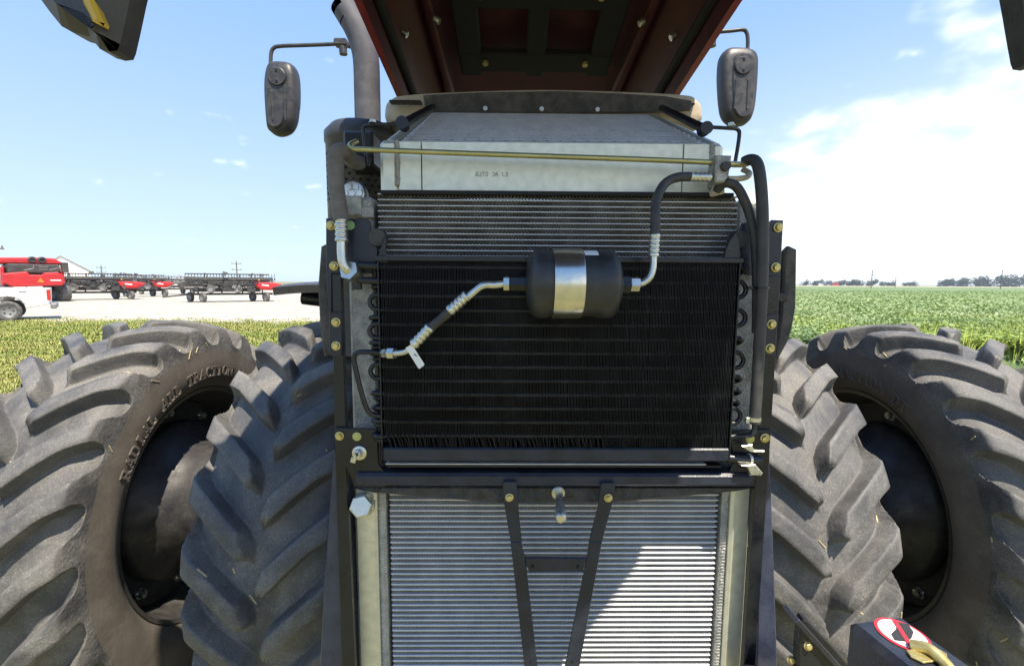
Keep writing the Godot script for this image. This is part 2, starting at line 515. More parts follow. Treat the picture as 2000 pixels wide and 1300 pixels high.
# one bar-lug tyre, axle along x; the valleys between lugs are scooped out of the shoulder and end round
func make_tyre() -> Array:
	var b := mb()
	var walls := mb()
	var pitch := TAU * 0.72 / LUGS
	var rows := []
	var s := 0.0
	while s < 0.445:
		rows.append(s)
		s += 0.004 if s < 0.05 else 0.0095 if s < 0.185 else 0.0036 if s < 0.285 else 0.02
	rows.append(0.445)
	for sgn in [-1.0, 1.0]:
		var cells := []
		for r in rows.size():
			s = rows[r]
			var slope := maxf(1.4 - 4.2 * s, 0.35)
			var g := -(1.4 * s - 2.1 * s * s) if s < 0.25 else -(1.4 * 0.25 - 2.1 * 0.0625) - 0.35 * (s - 0.25)
			var wd := 0.0046 * sqrt(1.0 + slope * slope)
			var hw := lerpf(0.041, 0.035, clampf(s / 0.15, 0, 1)) + 0.007 * step_up(0.14, 0.22, s)
			var cols := []
			var half := [0.0, hw * 0.4, hw - wd, hw - wd * 0.55, hw - wd * 0.2, hw + wd * 0.2, hw + wd * 0.55, hw + wd]
			for k in [0.14, 0.28, 0.42, 0.56, 0.7, 0.85]:
				half.append(lerpf(hw + wd, pitch / 2.0, k))
			for k in range(half.size() - 1, 0, -1):
				cols.append(-half[k])
			cols.append_array(half)
			cols.append(pitch / 2.0)
			var top := along(TYRE_TOP, s)
			var low := along(TYRE_FLOOR, s) if s < 0.275 else top
			var line := []
			for a in cols:
				var nose: float = 0.016 + 0.02 * pow(absf(a) / hw, 2.0)
				var lug := step_up(-wd, wd, hw - absf(a)) * step_up(-0.008, 0.008, s - nose)
				var bv: float = (pitch / 2.0 - absf(a)) / (pitch / 2.0 - hw)
				var wall := step_up(-0.006, 0.006, s - (0.264 - 0.05 * pow(clampf(bv, 0, 1.2), 2.4)))
				var m := maxf(lug, wall)
				var p := low.lerp(top, m)
				line.append(Vector3(sgn * p.y * 1.1, p.x, (a + g) / 0.72))
			cells.append(line)
		var grid_rows := []
		for r in rows.size():
			var line := []
			for k in LUGS:
				for q in cells[r]:
					var ang: float = q.z + TAU * (k + (0.5 if sgn > 0 else 0.0)) / LUGS
					# growing angle runs the way the wheel rolls: over the top to the front
					line.append(Vector3(q.x, q.y * cos(ang), q.y * sin(ang)))
			grid_rows.append(line)
		var cut := 0
		while rows[cut] < 0.284:
			cut += 1
		var tread := grid_rows.slice(0, cut + 1)
		var flank := grid_rows.slice(cut)
		if sgn > 0:
			tread.reverse(); flank.reverse()
		b.grid(tread, true)
		walls.grid(flank, true)
	return [b, walls]


var tyre_mesh: ArrayMesh
var wall_mesh: ArrayMesh
var rim_mesh: ArrayMesh


func wheel(at: Vector3, outward: float, spin: float, size := 1.0) -> Node3D:
	var w := group_of("wheel", tractor, Transform3D(Basis.IDENTITY.scaled(Vector3.ONE * size), at))
	put("tyre_tread", tyre_mesh, w, Transform3D(Basis(Vector3.RIGHT, spin), Vector3.ZERO))
	put("tyre_sidewall", wall_mesh, w, Transform3D(Basis(Vector3.RIGHT, spin), Vector3.ZERO))
	put("rim", rim_mesh, w, Transform3D(Basis(Vector3.UP, 0.0 if outward > 0 else PI), Vector3.ZERO))
	var bolt := mb()
	bolt.lathe([Vector2(0, 0), Vector2(0, 0.021), Vector2(0.006, 0.021), Vector2(0.006, 0.015), Vector2(0.024, 0.015), Vector2(0.026, 0.0)], aim(Vector3.ZERO, Vector3(-outward, 0, 0)), 10)
	var bm := bolt.mesh(M["zinc"])
	for k in 10:
		var a := TAU * k / 10.0
		put("wheel_nut", bm, w, Transform3D(Basis.IDENTITY, Vector3(outward * -0.031, 0.36 * cos(a), 0.36 * sin(a))))
	# chaff caught on the tread
	var chaff := mb()
	var src := tyre_mesh.surface_get_arrays(0)
	var turn := Basis(Vector3.RIGHT, spin)
	for k in 75:
		var i := rng.randi() % int(src[Mesh.ARRAY_VERTEX].size())
		var p: Vector3 = turn * src[Mesh.ARRAY_VERTEX][i]
		var n: Vector3 = turn * src[Mesh.ARRAY_NORMAL][i]
		var bs := aim(p + n * 0.0012, n).basis * Basis(Vector3.BACK, rng.randf() * TAU)
		chaff.box(p + n * 0.0012, Vector3(rng.randf_range(0.008, 0.04), rng.randf_range(0.002, 0.0038), 0.0024), 0.0, bs)
	var co := part("chaff", chaff, "straw", w)
	co.set_meta("kind", "stuff")
	return w


func make_wheels() -> void:
	var made := make_tyre()
	tyre_mesh = made[0].mesh(M["rubber"])
	wall_mesh = made[1].mesh(M["sidewall"])
	var r := mb()
	# flange, barrel, disc
	r.lathe([Vector2(-0.158, 0.446), Vector2(-0.164, 0.462), Vector2(-0.154, 0.466), Vector2(-0.146, 0.455), Vector2(-0.1, 0.45), Vector2(0.1, 0.45), Vector2(0.146, 0.455), Vector2(0.154, 0.466), Vector2(0.164, 0.462), Vector2(0.158, 0.446)], aim(Vector3.ZERO, Vector3.RIGHT), 64)
	r.lathe([Vector2(0.158, 0.446), Vector2(0.13, 0.436), Vector2(0.07, 0.41), Vector2(0.03, 0.405), Vector2(-0.02, 0.405), Vector2(-0.13, 0.436), Vector2(-0.158, 0.446)], aim(Vector3.ZERO, Vector3.RIGHT), 64)
	r.lathe([Vector2(-0.028, 0.0), Vector2(-0.028, 0.404)], aim(Vector3.ZERO, Vector3.RIGHT), 48)
	r.lathe([Vector2(-0.005, 0.404), Vector2(-0.005, 0.0)], aim(Vector3.ZERO, Vector3.RIGHT), 48)
	for i in r.v.size():
		r.v[i].x *= 1.1
	rim_mesh = r.mesh(M["rim_steel"])
	for s in [-1.0, 1.0]:
		wheel(Vector3(s * 0.8, 0.73, -0.91), s, 0.1 + 0.03 * s)
		var outer := wheel(Vector3(s * 1.55, 0.73, -0.91), s, 0.17 - 0.05 * s)
		wheel(Vector3(s * 0.86, 1.06, -3.95), s, 0.0, 1.45)
		# raised lettering on the side turned to the tractor
		var words := "RADIAL ALL TRACTION DT"
		for i in words.length():
			if words[i] == " ":
				continue
			var tm := TextMesh.new()
			var font := SystemFont.new()
			font.font_names = PackedStringArray(["Droid Serif"])
			font.font_weight = 700
			tm.font = font; tm.text = words[i]; tm.font_size = 32; tm.depth = 0.006; tm.pixel_size = 0.0017
			tm.material = M["sidewall"]
			var a := deg_to_rad(-58.0 + 4.15 * i)
			var right := Vector3(0, 0, s)
			var radial := Vector3.UP * cos(a) + right * sin(a)
			var tang := right * cos(a) - Vector3.UP * sin(a)
			var face := Vector3(-s, 0, 0) - radial * 0.05
			var o := put("letter", tm, outer)
			o.transform = Transform3D(Basis(tang, radial.slide(face.normalized()).normalized(), face.normalized()), radial * 0.53 + Vector3(-s * 0.215, 0, 0))
		# the cast drum that joins the dual to the hub
		var d := mb()
		d.lathe([Vector2(-0.27, 0.12), Vector2(-0.26, 0.2), Vector2(-0.235, 0.22), Vector2(-0.2, 0.225), Vector2(0.1, 0.225), Vector2(0.2, 0.235), Vector2(0.24, 0.31), Vector2(0.29, 0.32), Vector2(0.3, 0.31)], aim(Vector3(s * 1.22, 0.73, -0.91), Vector3(s, 0, 0)), 56, 0.5)
		part("dual_hub", d, "hub_paint", tractor)
	var ax := mb()
	ax.lathe([Vector2(-0.98, 0.13), Vector2(-0.62, 0.15), Vector2(-0.5, 0.11), Vector2(-0.2, 0.12), Vector2(0.2, 0.12), Vector2(0.5, 0.11), Vector2(0.62, 0.15), Vector2(0.98, 0.13)], aim(Vector3(0, 0.73, -0.91), Vector3.RIGHT), 28)
	part("axle", ax, "black_paint", tractor)
	ax = mb()
	ax.lathe([Vector2(-0.9, 0.16), Vector2(0.9, 0.16)], aim(Vector3(0, 1.06, -3.95), Vector3.RIGHT), 24)
	part("axle", ax, "black_paint", tractor)


# ---------------------------------------------------------------- small hardware

var bolt_mesh: ArrayMesh


func make_bolt(called: String, at: Vector3, size: float, parent: Node3D, material := "yellow_zinc", dir := Vector3.BACK, roll := 0.0) -> MeshInstance3D:
	var b := mb()
	b.lathe([Vector2(0.0, 0.0), Vector2(0.0, size), Vector2(size * 0.16, size), Vector2(size * 0.22, size * 0.9), Vector2(size * 0.22, size * 0.7)], Transform3D.IDENTITY, 20)
	var hex := []
	for k in 6:
		hex.append(Vector2.from_angle(TAU * k / 6.0 + roll) * size * 0.74)
	b.prism(hex, size * 0.62, Transform3D(Basis.IDENTITY, Vector3(0, 0, size * 0.5)), size * 0.09)
	return part(called, b, material, parent, aim(at, dir))


func disc(called: String, at: Vector3, radius: float, thick: float, material: String, parent: Node3D, dir := Vector3.BACK) -> MeshInstance3D:
	var b := mb()
	b.lathe([Vector2(0, 0), Vector2(0, radius), Vector2(thick * 0.7, radius), Vector2(thick, radius * 0.92), Vector2(thick, 0)], aim(at, dir), 24)
	return part(called, b, material, parent)


func pipe(called: String, pts: Array, radius: float, material: String, parent: Node3D, seg := 14, fine := 8) -> MeshInstance3D:
	var b := mb()
	b.tube(curve(pts, fine), radius, seg)
	return part(called, b, material, parent)


# a crimped collar between a and b
func ferrule(a: Vector3, b: Vector3, radius: float, parent: Node3D) -> MeshInstance3D:
	var m := mb()
	var len := a.distance_to(b)
	var p := [Vector2(0, 0), Vector2(0, radius * 0.9), Vector2(len * 0.03, radius)]
	for k in 4:
		var z := len * (0.12 + 0.2 * k)
		p.append(Vector2(z, radius * 1.03)); p.append(Vector2(z + len * 0.05, radius * 0.9)); p.append(Vector2(z + len * 0.09, radius * 0.9)); p.append(Vector2(z + len * 0.14, radius * 1.02))
	p.append(Vector2(len * 0.95, radius * 1.05)); p.append(Vector2(len, radius * 0.95)); p.append(Vector2(len, 0))
	m.lathe(p, aim(a, b - a), 20, 0.9)
	return part("ferrule", m, "zinc", parent)


func nut(a: Vector3, b: Vector3, radius: float, parent: Node3D, material := "zinc", called := "nut") -> MeshInstance3D:
	var m := mb()
	var hex := []
	for k in 6:
		hex.append(Vector2.from_angle(TAU * k / 6.0 + 0.2) * radius)
	var xf := aim((a + b) / 2.0, b - a)
	m.prism(hex, a.distance_to(b), xf, radius * 0.1)
	return part(called, m, material, parent)


# a ribbon folded into a zigzag of the given height along x: the fins between two tubes of a cooler
func fins(length: float, height: float, pitch: float, deep: float) -> Mb:
	var b := mb()
	var count := int(length / pitch)
	var w := 0.0004
	for i in count:
		var x := -length / 2.0 + i * pitch
		for q in [[x, -height / 2.0, x + pitch / 2.0, height / 2.0], [x + pitch / 2.0, height / 2.0, x + pitch, -height / 2.0]]:
			var a := Vector3(q[0], q[1], 0)
			var d := Vector3(q[2], q[3], 0)
			b.quad(a + Vector3(-w, 0, 0), d + Vector3(-w, 0, 0), d + Vector3(w, 0, 0), a + Vector3(w, 0, 0))
			b.quad(a, a + Vector3(0, 0, -deep), d + Vector3(0, 0, -deep), d)
	return b


# tubes and fin rows between two heights; tubes are parts, each row of fins one part
func core(parent: Node3D, x0: float, x1: float, y0: float, y1: float, z: float, rows: int, tube_h: float, pitch: float, tube_mat: String, fin_mat: String, deep := 0.035) -> void:
	var gap := (y1 - y0) / rows
	var t := mb()
	t.box(Vector3(0, 0, -deep / 2.0), Vector3(x1 - x0, tube_h, deep), tube_h * 0.3)
	var tm := t.mesh(M[tube_mat])
	var f := []
	for k in 3:
		f.append(fins(x1 - x0 - 0.004, gap - tube_h, pitch * (1.0 + 0.013 * k), deep * 0.8).mesh(M[fin_mat]))
	for i in rows + 1:
		var y := y0 + gap * i
		put("tube", tm, parent, Transform3D(Basis(Vector3.BACK, rng.randf_range(-0.0006, 0.0006)), Vector3((x0 + x1) / 2.0, y, z)))
		if i < rows:
			put("fin_strip", f[rng.randi() % 3], parent, Transform3D(Basis.IDENTITY, Vector3((x0 + x1) / 2.0 + rng.randf_range(-0.002, 0.002), y + gap / 2.0, z - 0.003 - rng.randf() * 0.001)))


func weld(a: Vector3, b: Vector3, width: float, parent: Node3D) -> void:
	var m := mb()
	var count := int(a.distance_to(b) / (width * 1.05))
	for i in count:
		var p := a.lerp(b, (i + 0.5) / count) + Vector3(rng.randf_range(-0.0012, 0.0012), 0, 0)
		m.lathe([Vector2(-0.002, width), Vector2(0.0004, width * 0.9), Vector2(0.0014, width * 0.55), Vector2(0.0018, 0.0)], aim(p, Vector3(0, -0.35, 1)), 10, 0.3)
	part("weld_bead", m, "cast_aluminium", parent)


func plate(called: String, outline: Array, z: float, thick: float, material: String, parent: Node3D, bevel := 0.0015) -> MeshInstance3D:
	var b := mb()
	b.prism(outline, thick, Transform3D(Basis.IDENTITY, Vector3(0, 0, z - thick / 2.0)), bevel)
	return part(called, b, material, parent)


# ---------------------------------------------------------------- coolers

func make_coolers() -> void:
	# the big radiator below the cross beam
	var rad := group_of("radiator", tractor)
	core(rad, -0.3872, 0.4033, 0.5, 1.1319, -0.06, 47, 0.0046, 0.0066, "core_aluminium", "core_fin", 0.045)
	for s in [-1.0, 1.0]:
		var t := mb()
		var xi: float = -0.412 if s < 0 else 0.4247
		var xo: float = -0.4641 if s < 0 else 0.4712
		t.box(Vector3((xi + xo) / 2.0, 0.80, -0.075), Vector3(absf(xi - xo), 0.82, 0.07), 0.006)
		part("end_tank", t, "aluminium", rad)
		var h := mb()
		var xh: float = -0.3934 if s < 0 else 0.4083
		h.box(Vector3((xi + xh) / 2.0, 0.80, -0.078), Vector3(absf(xi - xh), 0.82, 0.05), 0.002)
		part("header_plate", h, "cast_aluminium", rad)
		weld(Vector3((xi * 0.6 + xh * 0.4), 0.42, -0.053), Vector3((xi * 0.6 + xh * 0.4), 1.19, -0.053), 0.0075, rad)
	var back := mb()
	back.box(Vector3(0, 0.8, -0.15), Vector3(0.92, 0.86, 0.02), 0.0)
	part("fan_shroud", back, "dark", rad)
	make_bolt("drain_plug", Vector3(-0.4362, 1.1228, -0.03), 0.027, rad, "zinc", Vector3(-0.25, -0.12, 1.0), 0.3)
	nut(Vector3(-0.4362, 1.1228, -0.03), Vector3(-0.4324, 1.1371, 0.012), 0.0255, rad)
	# the dusty intercooler behind the upper edge of the condenser
	var up := group_of("intercooler", tractor)
	core(up, -0.3892, 0.3945, 1.6803, 1.824, -0.025, 12, 0.0026, 0.0074, "core_aluminium", "dusty_core", 0.04)
	var b := mb()
	b.box(Vector3(0, 1.8262, -0.04), Vector3(0.76, 0.008, 0.05), 0.001)
	part("rubber_strip", b, "dark", up)
	b = mb()
	b.box(Vector3(0, 1.5, -0.13), Vector3(0.86, 0.66, 0.02))
	part("fan_shroud", b, "dark", up)
	# cast side columns seen between the posts and the condenser
	for s in [-1.0, 1.0]:
		var x0: float = -0.4637
		var x1: float = -0.4036
		var cl := mb()
		cl.box(Vector3(s * absf(x0 + x1) / 2.0, (1.8209 + 1.2) / 2.0, -0.07), Vector3(absf(x1 - x0), 1.8209 - 1.2, 0.05), 0.006)
		part("cast_column", cl, "cast_aluminium", up)
	b = mb()
	b.box(Vector3(-0.4437, 1.7991, -0.04), Vector3(0.036, 0.042, 0.03), 0.003)
	part("column_lug", b, "cast_aluminium", up)
	b = mb()
	b.box(Vector3(-0.431, 1.7867, -0.045), Vector3(0.06, 0.024, 0.02), 0.002)
	part("column_lug", b, "cast_aluminium", up)
	# the sheet panel and the leaning cooler above it
	var top := group_of("leaning_cooler", tractor)
	var z := -0.035
	var y0: float = 1.8334
	var y1: float = 1.9369
	var xs := [-0.3847, -0.346, -0.295, 0.2738, 0.3342, 0.3611]
	for k in [[1, 2], [2, 3], [3, 4]]:
		b = mb()
		b.box(Vector3((xs[k[0]] + xs[k[1]]) / 2.0, (y0 + y1) / 2.0, z - 0.02), Vector3(xs[k[1]] - xs[k[0]] - 0.0022, y1 - y0, 0.04), 0.0012)
		part("sheet_panel", b, "aluminium", top)
	b = mb()
	b.box(Vector3(0, (y0 + y1) / 2.0, z - 0.03), Vector3(xs[4] - xs[1] - 0.01, y1 - y0 - 0.006, 0.04))
	part("panel_backing", b, "dark", top)
	# rounded end tanks, leaning back with the core
	var rise: float = 2.1541 - y1
	var lean := Vector3(0, rise, -0.5 - z)
	for s in [-1, 1]:
		var xa: float = xs[0] if s < 0 else xs[4]
		var xb: float = xs[1] if s < 0 else xs[5]
		b = mb()
		b.box(Vector3((xa + xb) / 2.0, (y0 + y1) / 2.0 - 0.004, z - 0.02), Vector3(absf(xb - xa), y1 - y0 + 0.012, 0.045), 0.008)
		b.tube([Vector3((xa + xb) / 2.0, y1 - 0.012, z - 0.024), Vector3((xa + xb) / 2.0, y1 - 0.012, z - 0.024) + lean * 0.5, Vector3((xa + xb) / 2.0, y1 - 0.012, z - 0.024) + lean], 0.021, 16)
		part("end_tank", b, "aluminium", top)
		weld(Vector3(xb if s < 0 else xa, y0 + 0.01, z + 0.002), Vector3(xb if s < 0 else xa, y1, z + 0.002), 0.005, top)
	var tilt := Transform3D(Basis(Vector3.RIGHT, lean.normalized(), Vector3.RIGHT.cross(lean.normalized())), Vector3(0, y1, z))
	var leaning := group_of("leaning_core", tractor, tilt)
	core(leaning, xs[1] + 0.004, xs[4] - 0.004, 0.012, lean.length(), 0.0, 13, 0.012, 0.03, "core_aluminium", "dusty_core", 0.03)
	b = mb()
	b.box(Vector3(0, lean.length() / 2.0, -0.05), Vector3(xs[4] - xs[1], lean.length(), 0.02))
	part("core_backing", b, "dark", leaning)
	# faint stamp on the sheet
	var tm := TextMesh.new()
	var font := SystemFont.new()
	font.font_names = PackedStringArray(["Droid Sans Mono"])
	tm.font = font; tm.text = "EJ AC 07LB"; tm.font_size = 20; tm.depth = 0.0008; tm.pixel_size = 0.0006
	tm.material = M["stamp"]
	put("stamp", tm, top, Transform3D(Basis(Vector3.UP, PI), Vector3(-0.1431, 1.8688, -0.0335)))
	# black arms along the leaning core and their stays
	for s in [-1, 1]:
		var a: Vector3 = Vector3(-0.3322, 1.9706, -0.03) if s < 0 else Vector3(0.3158, 1.966, -0.03)
		var d: Vector3 = Vector3(-0.3366, 2.1631, -0.48) if s < 0 else Vector3(0.3612, 2.1668, -0.48)
		b = mb()
		b.tube([a, a.lerp(d, 0.5), d], 0.0105, 8)
		part("support_arm", b, "black_paint", top)
		b = mb()
		b.tube([a + Vector3(0, 0, 0.012), a + Vector3(0, 0, -0.012)], 0.0135, 14)
		part("arm_socket", b, "black_paint", top)
		pipe("stay", [Vector3(-0.3442, 1.9757, -0.05), Vector3(-0.3942, 1.9753, -0.05), Vector3(-0.4215, 1.975, -0.06), Vector3(-0.4254, 1.9576, -0.06), Vector3(-0.4181, 1.8889, -0.06)] if s < 0 else [Vector3(0.3326, 1.9766, -0.05), Vector3(0.3722, 1.9748, -0.05), Vector3(0.4007, 1.9749, -0.06), Vector3(0.405, 1.9586, -0.06), Vector3(0.3989, 1.9036, -0.06)], 0.0042, "black_paint", top, 8)
		make_bolt("bolt", Vector3(-0.4032, 1.98, -0.055) if s < 0 else Vector3(0.3832, 1.9808, -0.055), 0.009, top, "zinc", Vector3.UP)
	# weather seal along the top with its rivets
	b = mb()
	b.prism([Vector2(-0.369, 2.2059), Vector2(-0.3633, 2.1608), Vector2(-0.3319, 2.1551), Vector2(0.0464, 2.1572), Vector2(0.363, 2.1632), Vector2(0.458, 2.1702), Vector2(0.46, 2.1974), Vector2(0.377, 2.2102), Vector2(0.2188, 2.2177), Vector2(0.0454, 2.222), Vector2(-0.1746, 2.2168), Vector2(-0.2843, 2.2112)], 0.012, Transform3D(Basis.IDENTITY, Vector3(0, 0, -0.506)), 0.003)
	part("weather_seal", b, "seal_rubber", top)
	for p in [Vector3(-0.1776, 2.1664, -0.498), Vector3(-0.0044, 2.1666, -0.498), Vector3(0.1676, 2.1667, -0.498)]:
		disc("rivet", p, 0.007, 0.004, "rivet", top)
	b = mb()
	var tank := rounded([Vector2(-0.5171, 2.1939), Vector2(-0.5031, 2.2229), Vector2(-0.4462, 2.2346), Vector2(-0.2625, 2.246), Vector2(0.0052, 2.255), Vector2(0.2739, 2.2513), Vector2(0.4764, 2.2437), Vector2(0.5243, 2.2313), Vector2(0.5393, 2.1991), Vector2(0.5341, 2.1667), Vector2(0.4803, 2.1548), Vector2(0.0066, 2.1488), Vector2(-0.4477, 2.1462), Vector2(-0.5112, 2.1569)], 4)
	pillow(b, tank, Vector2(0, 2.2005), [[-0.74, 0.94], [-0.72, 0.985], [-0.66, 1.0], [-0.6, 0.985], [-0.575, 0.95], [-0.565, 0.88]])
	part("header_tank", b, "tan_plastic", top)
	for s in [-1, 1]:
		b = mb()
		b.box(Vector3(s * 0.43, 2.1972, -0.54), Vector3(0.1, 0.006, 0.03), 0.002)
		part("tank_clip", b, "black_paint", top)


func u_bend(a: Vector3, d: Vector3, out: Vector3, r: float, parent: Node3D) -> void:
	var p := [a - out.normalized() * 0.012]
	var mid := (a + d) / 2.0
	var h := a.distance_to(d) / 2.0
	for k in 9:
		var ang := PI * k / 8.0
		p.append(mid + (a - mid) * cos(ang) + out.normalized() * (h * sin(ang)) + out * 0.35)
	p.append(d - out.normalized() * 0.012)
	var b := mb()
	b.tube(p, r, 10)
	part("return_bend", b, "black_paint", parent)


func make_condenser() -> void:
	var c := group_of("condenser", tractor)
	var x0 := -0.376
	var x1 := 0.378
	var y0: float = 1.2823
	var y1: float = 1.6779
	# thin upright fins, the lowest ends bent over
	var f := mb()
	var count := 236
	for i in count:
		var x := x0 + 0.006 + (x1 - x0 - 0.012) * i / (count - 1.0) + rng.randf_range(-0.0003, 0.0003)
		var w := 0.00028
		var bend := 0.0
		if x < 0.1:
			bend = 0.006 + 0.005 * sin(i * 0.21) + (0.008 if (i * 7) % 19 < 5 else 0.0) + rng.randf_range(-0.002, 0.002)
		else:
			bend = 0.003 * sin(i * 0.4) + 0.001
		var q := [[y1, 0.0], [y0 + 0.034, 0.0], [y0 + 0.018, bend * 0.4], [y0 - 0.004, bend]]
		for k in 3:
			var ya: float = q[k][0]
			var yb: float = q[k + 1][0]
			var xa: float = x + q[k][1]
			var xb: float = x + q[k + 1][1]
			var zz := 0.03 + rng.randf_range(-0.0012, 0.0006)
			f.quad(Vector3(xa - w, ya, zz), Vector3(xa + w, ya, zz), Vector3(xb + w, yb, zz), Vector3(xb - w, yb, zz))
			f.quad(Vector3(xa, ya, zz), Vector3(xb, yb, zz), Vector3(xb, yb, -0.012), Vector3(xa, ya, -0.012))
	var fo := part("fin_pack", f, "fin_black", c)
	fo.set_meta("kind", "stuff")
	var back := mb()
	back.box(Vector3(0, (y0 + y1) / 2.0, -0.016), Vector3(x1 - x0, y1 - y0, 0.004))
	part("core_backing", back, "fin_black", c)
	var tube := mb()
	tube.tube([Vector3(x0 - 0.004, 0, 0), Vector3(0, 0, 0), Vector3(x1 + 0.004, 0, 0)], 0.0046, 10)
	var tm := tube.mesh(M["condenser_tube"])
	for k in 13:
		put("tube", tm, c, Transform3D(Basis.IDENTITY, Vector3(0, lerpf(1.6666, 1.303, k / 12.0), 0.02)))
	for s in [x0, x1]:
		var e := mb()
		e.box(Vector3(s, (y0 + y1) / 2.0 - 0.015, 0.008), Vector3(0.003, y1 - y0 + 0.03, 0.052), 0.001)
		part("end_plate", e, "black_paint", c)
	var bar := mb()
	bar.box(Vector3(0.001, 1.6837, 0.008), Vector3(x1 - x0 + 0.01, 0.011, 0.06), 0.0015)
	part("core_bar", bar, "black_paint", c)
	bar = mb()
	bar.box(Vector3(0.001, 1.2654, 0.012), Vector3(x1 - x0 - 0.002, 0.029, 0.046), 0.003)
	part("core_bar", bar, "frame_paint", c)
	bar = mb()
	bar.box(Vector3(-0.02, 1.2404, 0.01), Vector3(x1 - x0 - 0.05, 0.003, 0.03), 0.001)
	part("drip_strip", bar, "core_aluminium", c)
	# return bends at both ends: upright ones in front, short ones leading back between them
	var r := 0.0052
	for y in [592.0, 649.0, 727.0]:
		pass
	for q in [Vector3(-0.3779, 1.6085, 0.018), Vector3(-0.3793, 1.5466, 0.018), Vector3(-0.3802, 1.4595, 0.018)]:
		u_bend(q, q - Vector3(0, 0.031, 0), Vector3(-0.016, 0, 0), r, c)
	for q in [Vector3(-0.3844, 1.5602, 0.01), Vector3(-0.384, 1.5064, 0.012), Vector3(-0.3824, 1.4819, 0.012), Vector3(-0.3822, 1.3964, 0.016), Vector3(-0.3818, 1.3646, 0.016), Vector3(-0.3824, 1.3361, 0.016), Vector3(-0.3821, 1.3017, 0.016), Vector3(-0.3826, 1.6376, 0.01)]:
		u_bend(q + Vector3(0, 0, 0.006), q + Vector3(0, -0.004, -0.018), Vector3(-0.012, 0, 0), r * 1.1, c)
		u_bend(q + Vector3(0, -0.012, -0.004), q + Vector3(0, -0.017, -0.026), Vector3(-0.01, 0, 0), r, c)
	for q in [Vector3(0.3817, 1.6401, 0.018), Vector3(0.3839, 1.5803, 0.018), Vector3(0.3857, 1.4886, 0.018), Vector3(0.3858, 1.3655, 0.018)]:
		u_bend(q, q - Vector3(0, 0.034, 0), Vector3(0.005, 0, 0), r, c)
	for q in [Vector3(0.3841, 1.6704, 0.014), Vector3(0.3871, 1.5192, 0.014), Vector3(0.3895, 1.4351, 0.014), Vector3(0.3888, 1.4067, 0.014), Vector3(0.388, 1.3816, 0.014)]:
		u_bend(q + Vector3(0, 0, 0.004), q + Vector3(0, -0.014, -0.014), Vector3(0.006, 0, 0), r, c)
	pipe("jumper_pipe", [Vector3(-0.3737, 1.4861, 0.032), Vector3(-0.4037, 1.4887, 0.036), Vector3(-0.4231, 1.4864, 0.036), Vector3(-0.4299, 1.4722, 0.036), Vector3(-0.4216, 1.4252, 0.036), Vector3(-0.4109, 1.381, 0.036), Vector3(-0.4033, 1.3604, 0.034), Vector3(-0.3937, 1.3515, 0.03), Vector3(-0.3784, 1.3481, 0.026)], 0.0054, "black_paint", c, 12)
	# stubs at the upper left
	pipe("inlet_stub", [Vector3(-0.4198, 1.6693, 0.02), Vector3(-0.3963, 1.6684, 0.02), Vector3(-0.3749, 1.6675, 0.02)], 0.0085, "black_paint", c, 12)
	pipe("inlet_stub", [Vector3(-0.4196, 1.6384, 0.02), Vector3(-0.3971, 1.6375, 0.02), Vector3(-0.3756, 1.6365, 0.02)], 0.0075, "black_paint", c, 12)
	plate("inlet_clamp", [Vector2(-0.4392, 1.6802), Vector2(-0.4219, 1.6803), Vector2(-0.4187, 1.6406), Vector2(-0.4171, 1.619), Vector2(-0.4378, 1.6178), Vector2(-0.4389, 1.6512)], 0.012, 0.006, "black_paint", c)
	# corner lugs with rubber mounts
	plate("corner_lug", [Vector2(-0.3774, 1.6745), Vector2(-0.3726, 1.6986), Vector2(-0.3635, 1.7279), Vector2(-0.3562, 1.7248), Vector2(-0.3599, 1.6987), Vector2(-0.3562, 1.6746)], 0.03, 0.006, "black_paint", c)
	plate("corner_lug", [Vector2(0.3446, 1.6802), Vector2(0.3475, 1.7056), Vector2(0.355, 1.7267), Vector2(0.3669, 1.7435), Vector2(0.3765, 1.7247), Vector2(0.3768, 1.6804)], 0.03, 0.006, "black_paint", c)
	for p in [Vector3(-0.3812, 1.7279, -0.005), Vector3(0.3833, 1.73, -0.005)]:
		disc("rubber_mount", p, 0.019, 0.02, "hose", c)
	# outlet at the lower right with its clips
	pipe("outlet_pipe", [Vector3(0.3809, 1.2522, 0.015), Vector3(0.4127, 1.2518, 0.02), Vector3(0.4538, 1.2484, 0.02)], 0.0105, "black_paint", c, 14)
	disc("pipe_collar", Vector3(0.4264, 1.2507, 0.02), 0.0125, 0.006, "zinc", c, Vector3.RIGHT)
	pipe("drain_pipe", [Vector3(0.3782, 1.3017, 0.02), Vector3(0.4071, 1.3057, 0.025), Vector3(0.4245, 1.3108, 0.03), Vector3(0.4305, 1.3223, 0.03), Vector3(0.4293, 1.3428, 0.03)], 0.0058, "black_paint", c, 12)
	plate("clip", [Vector2(0.3996, 1.2879), Vector2(0.4227, 1.2914), Vector2(0.428, 1.2777), Vector2(0.4513, 1.2778), Vector2(0.4505, 1.2732), Vector2(0.4215, 1.2743)], 0.04, 0.012, "zinc", c)
	plate("clip", [Vector2(0.401, 1.2445), Vector2(0.4321, 1.2468), Vector2(0.45, 1.2273), Vector2(0.447, 1.2215), Vector2(0.4246, 1.2227), Vector2(0.4169, 1.2388)], 0.04, 0.012, "zinc", c)


# ---------------------------------------------------------------- frame

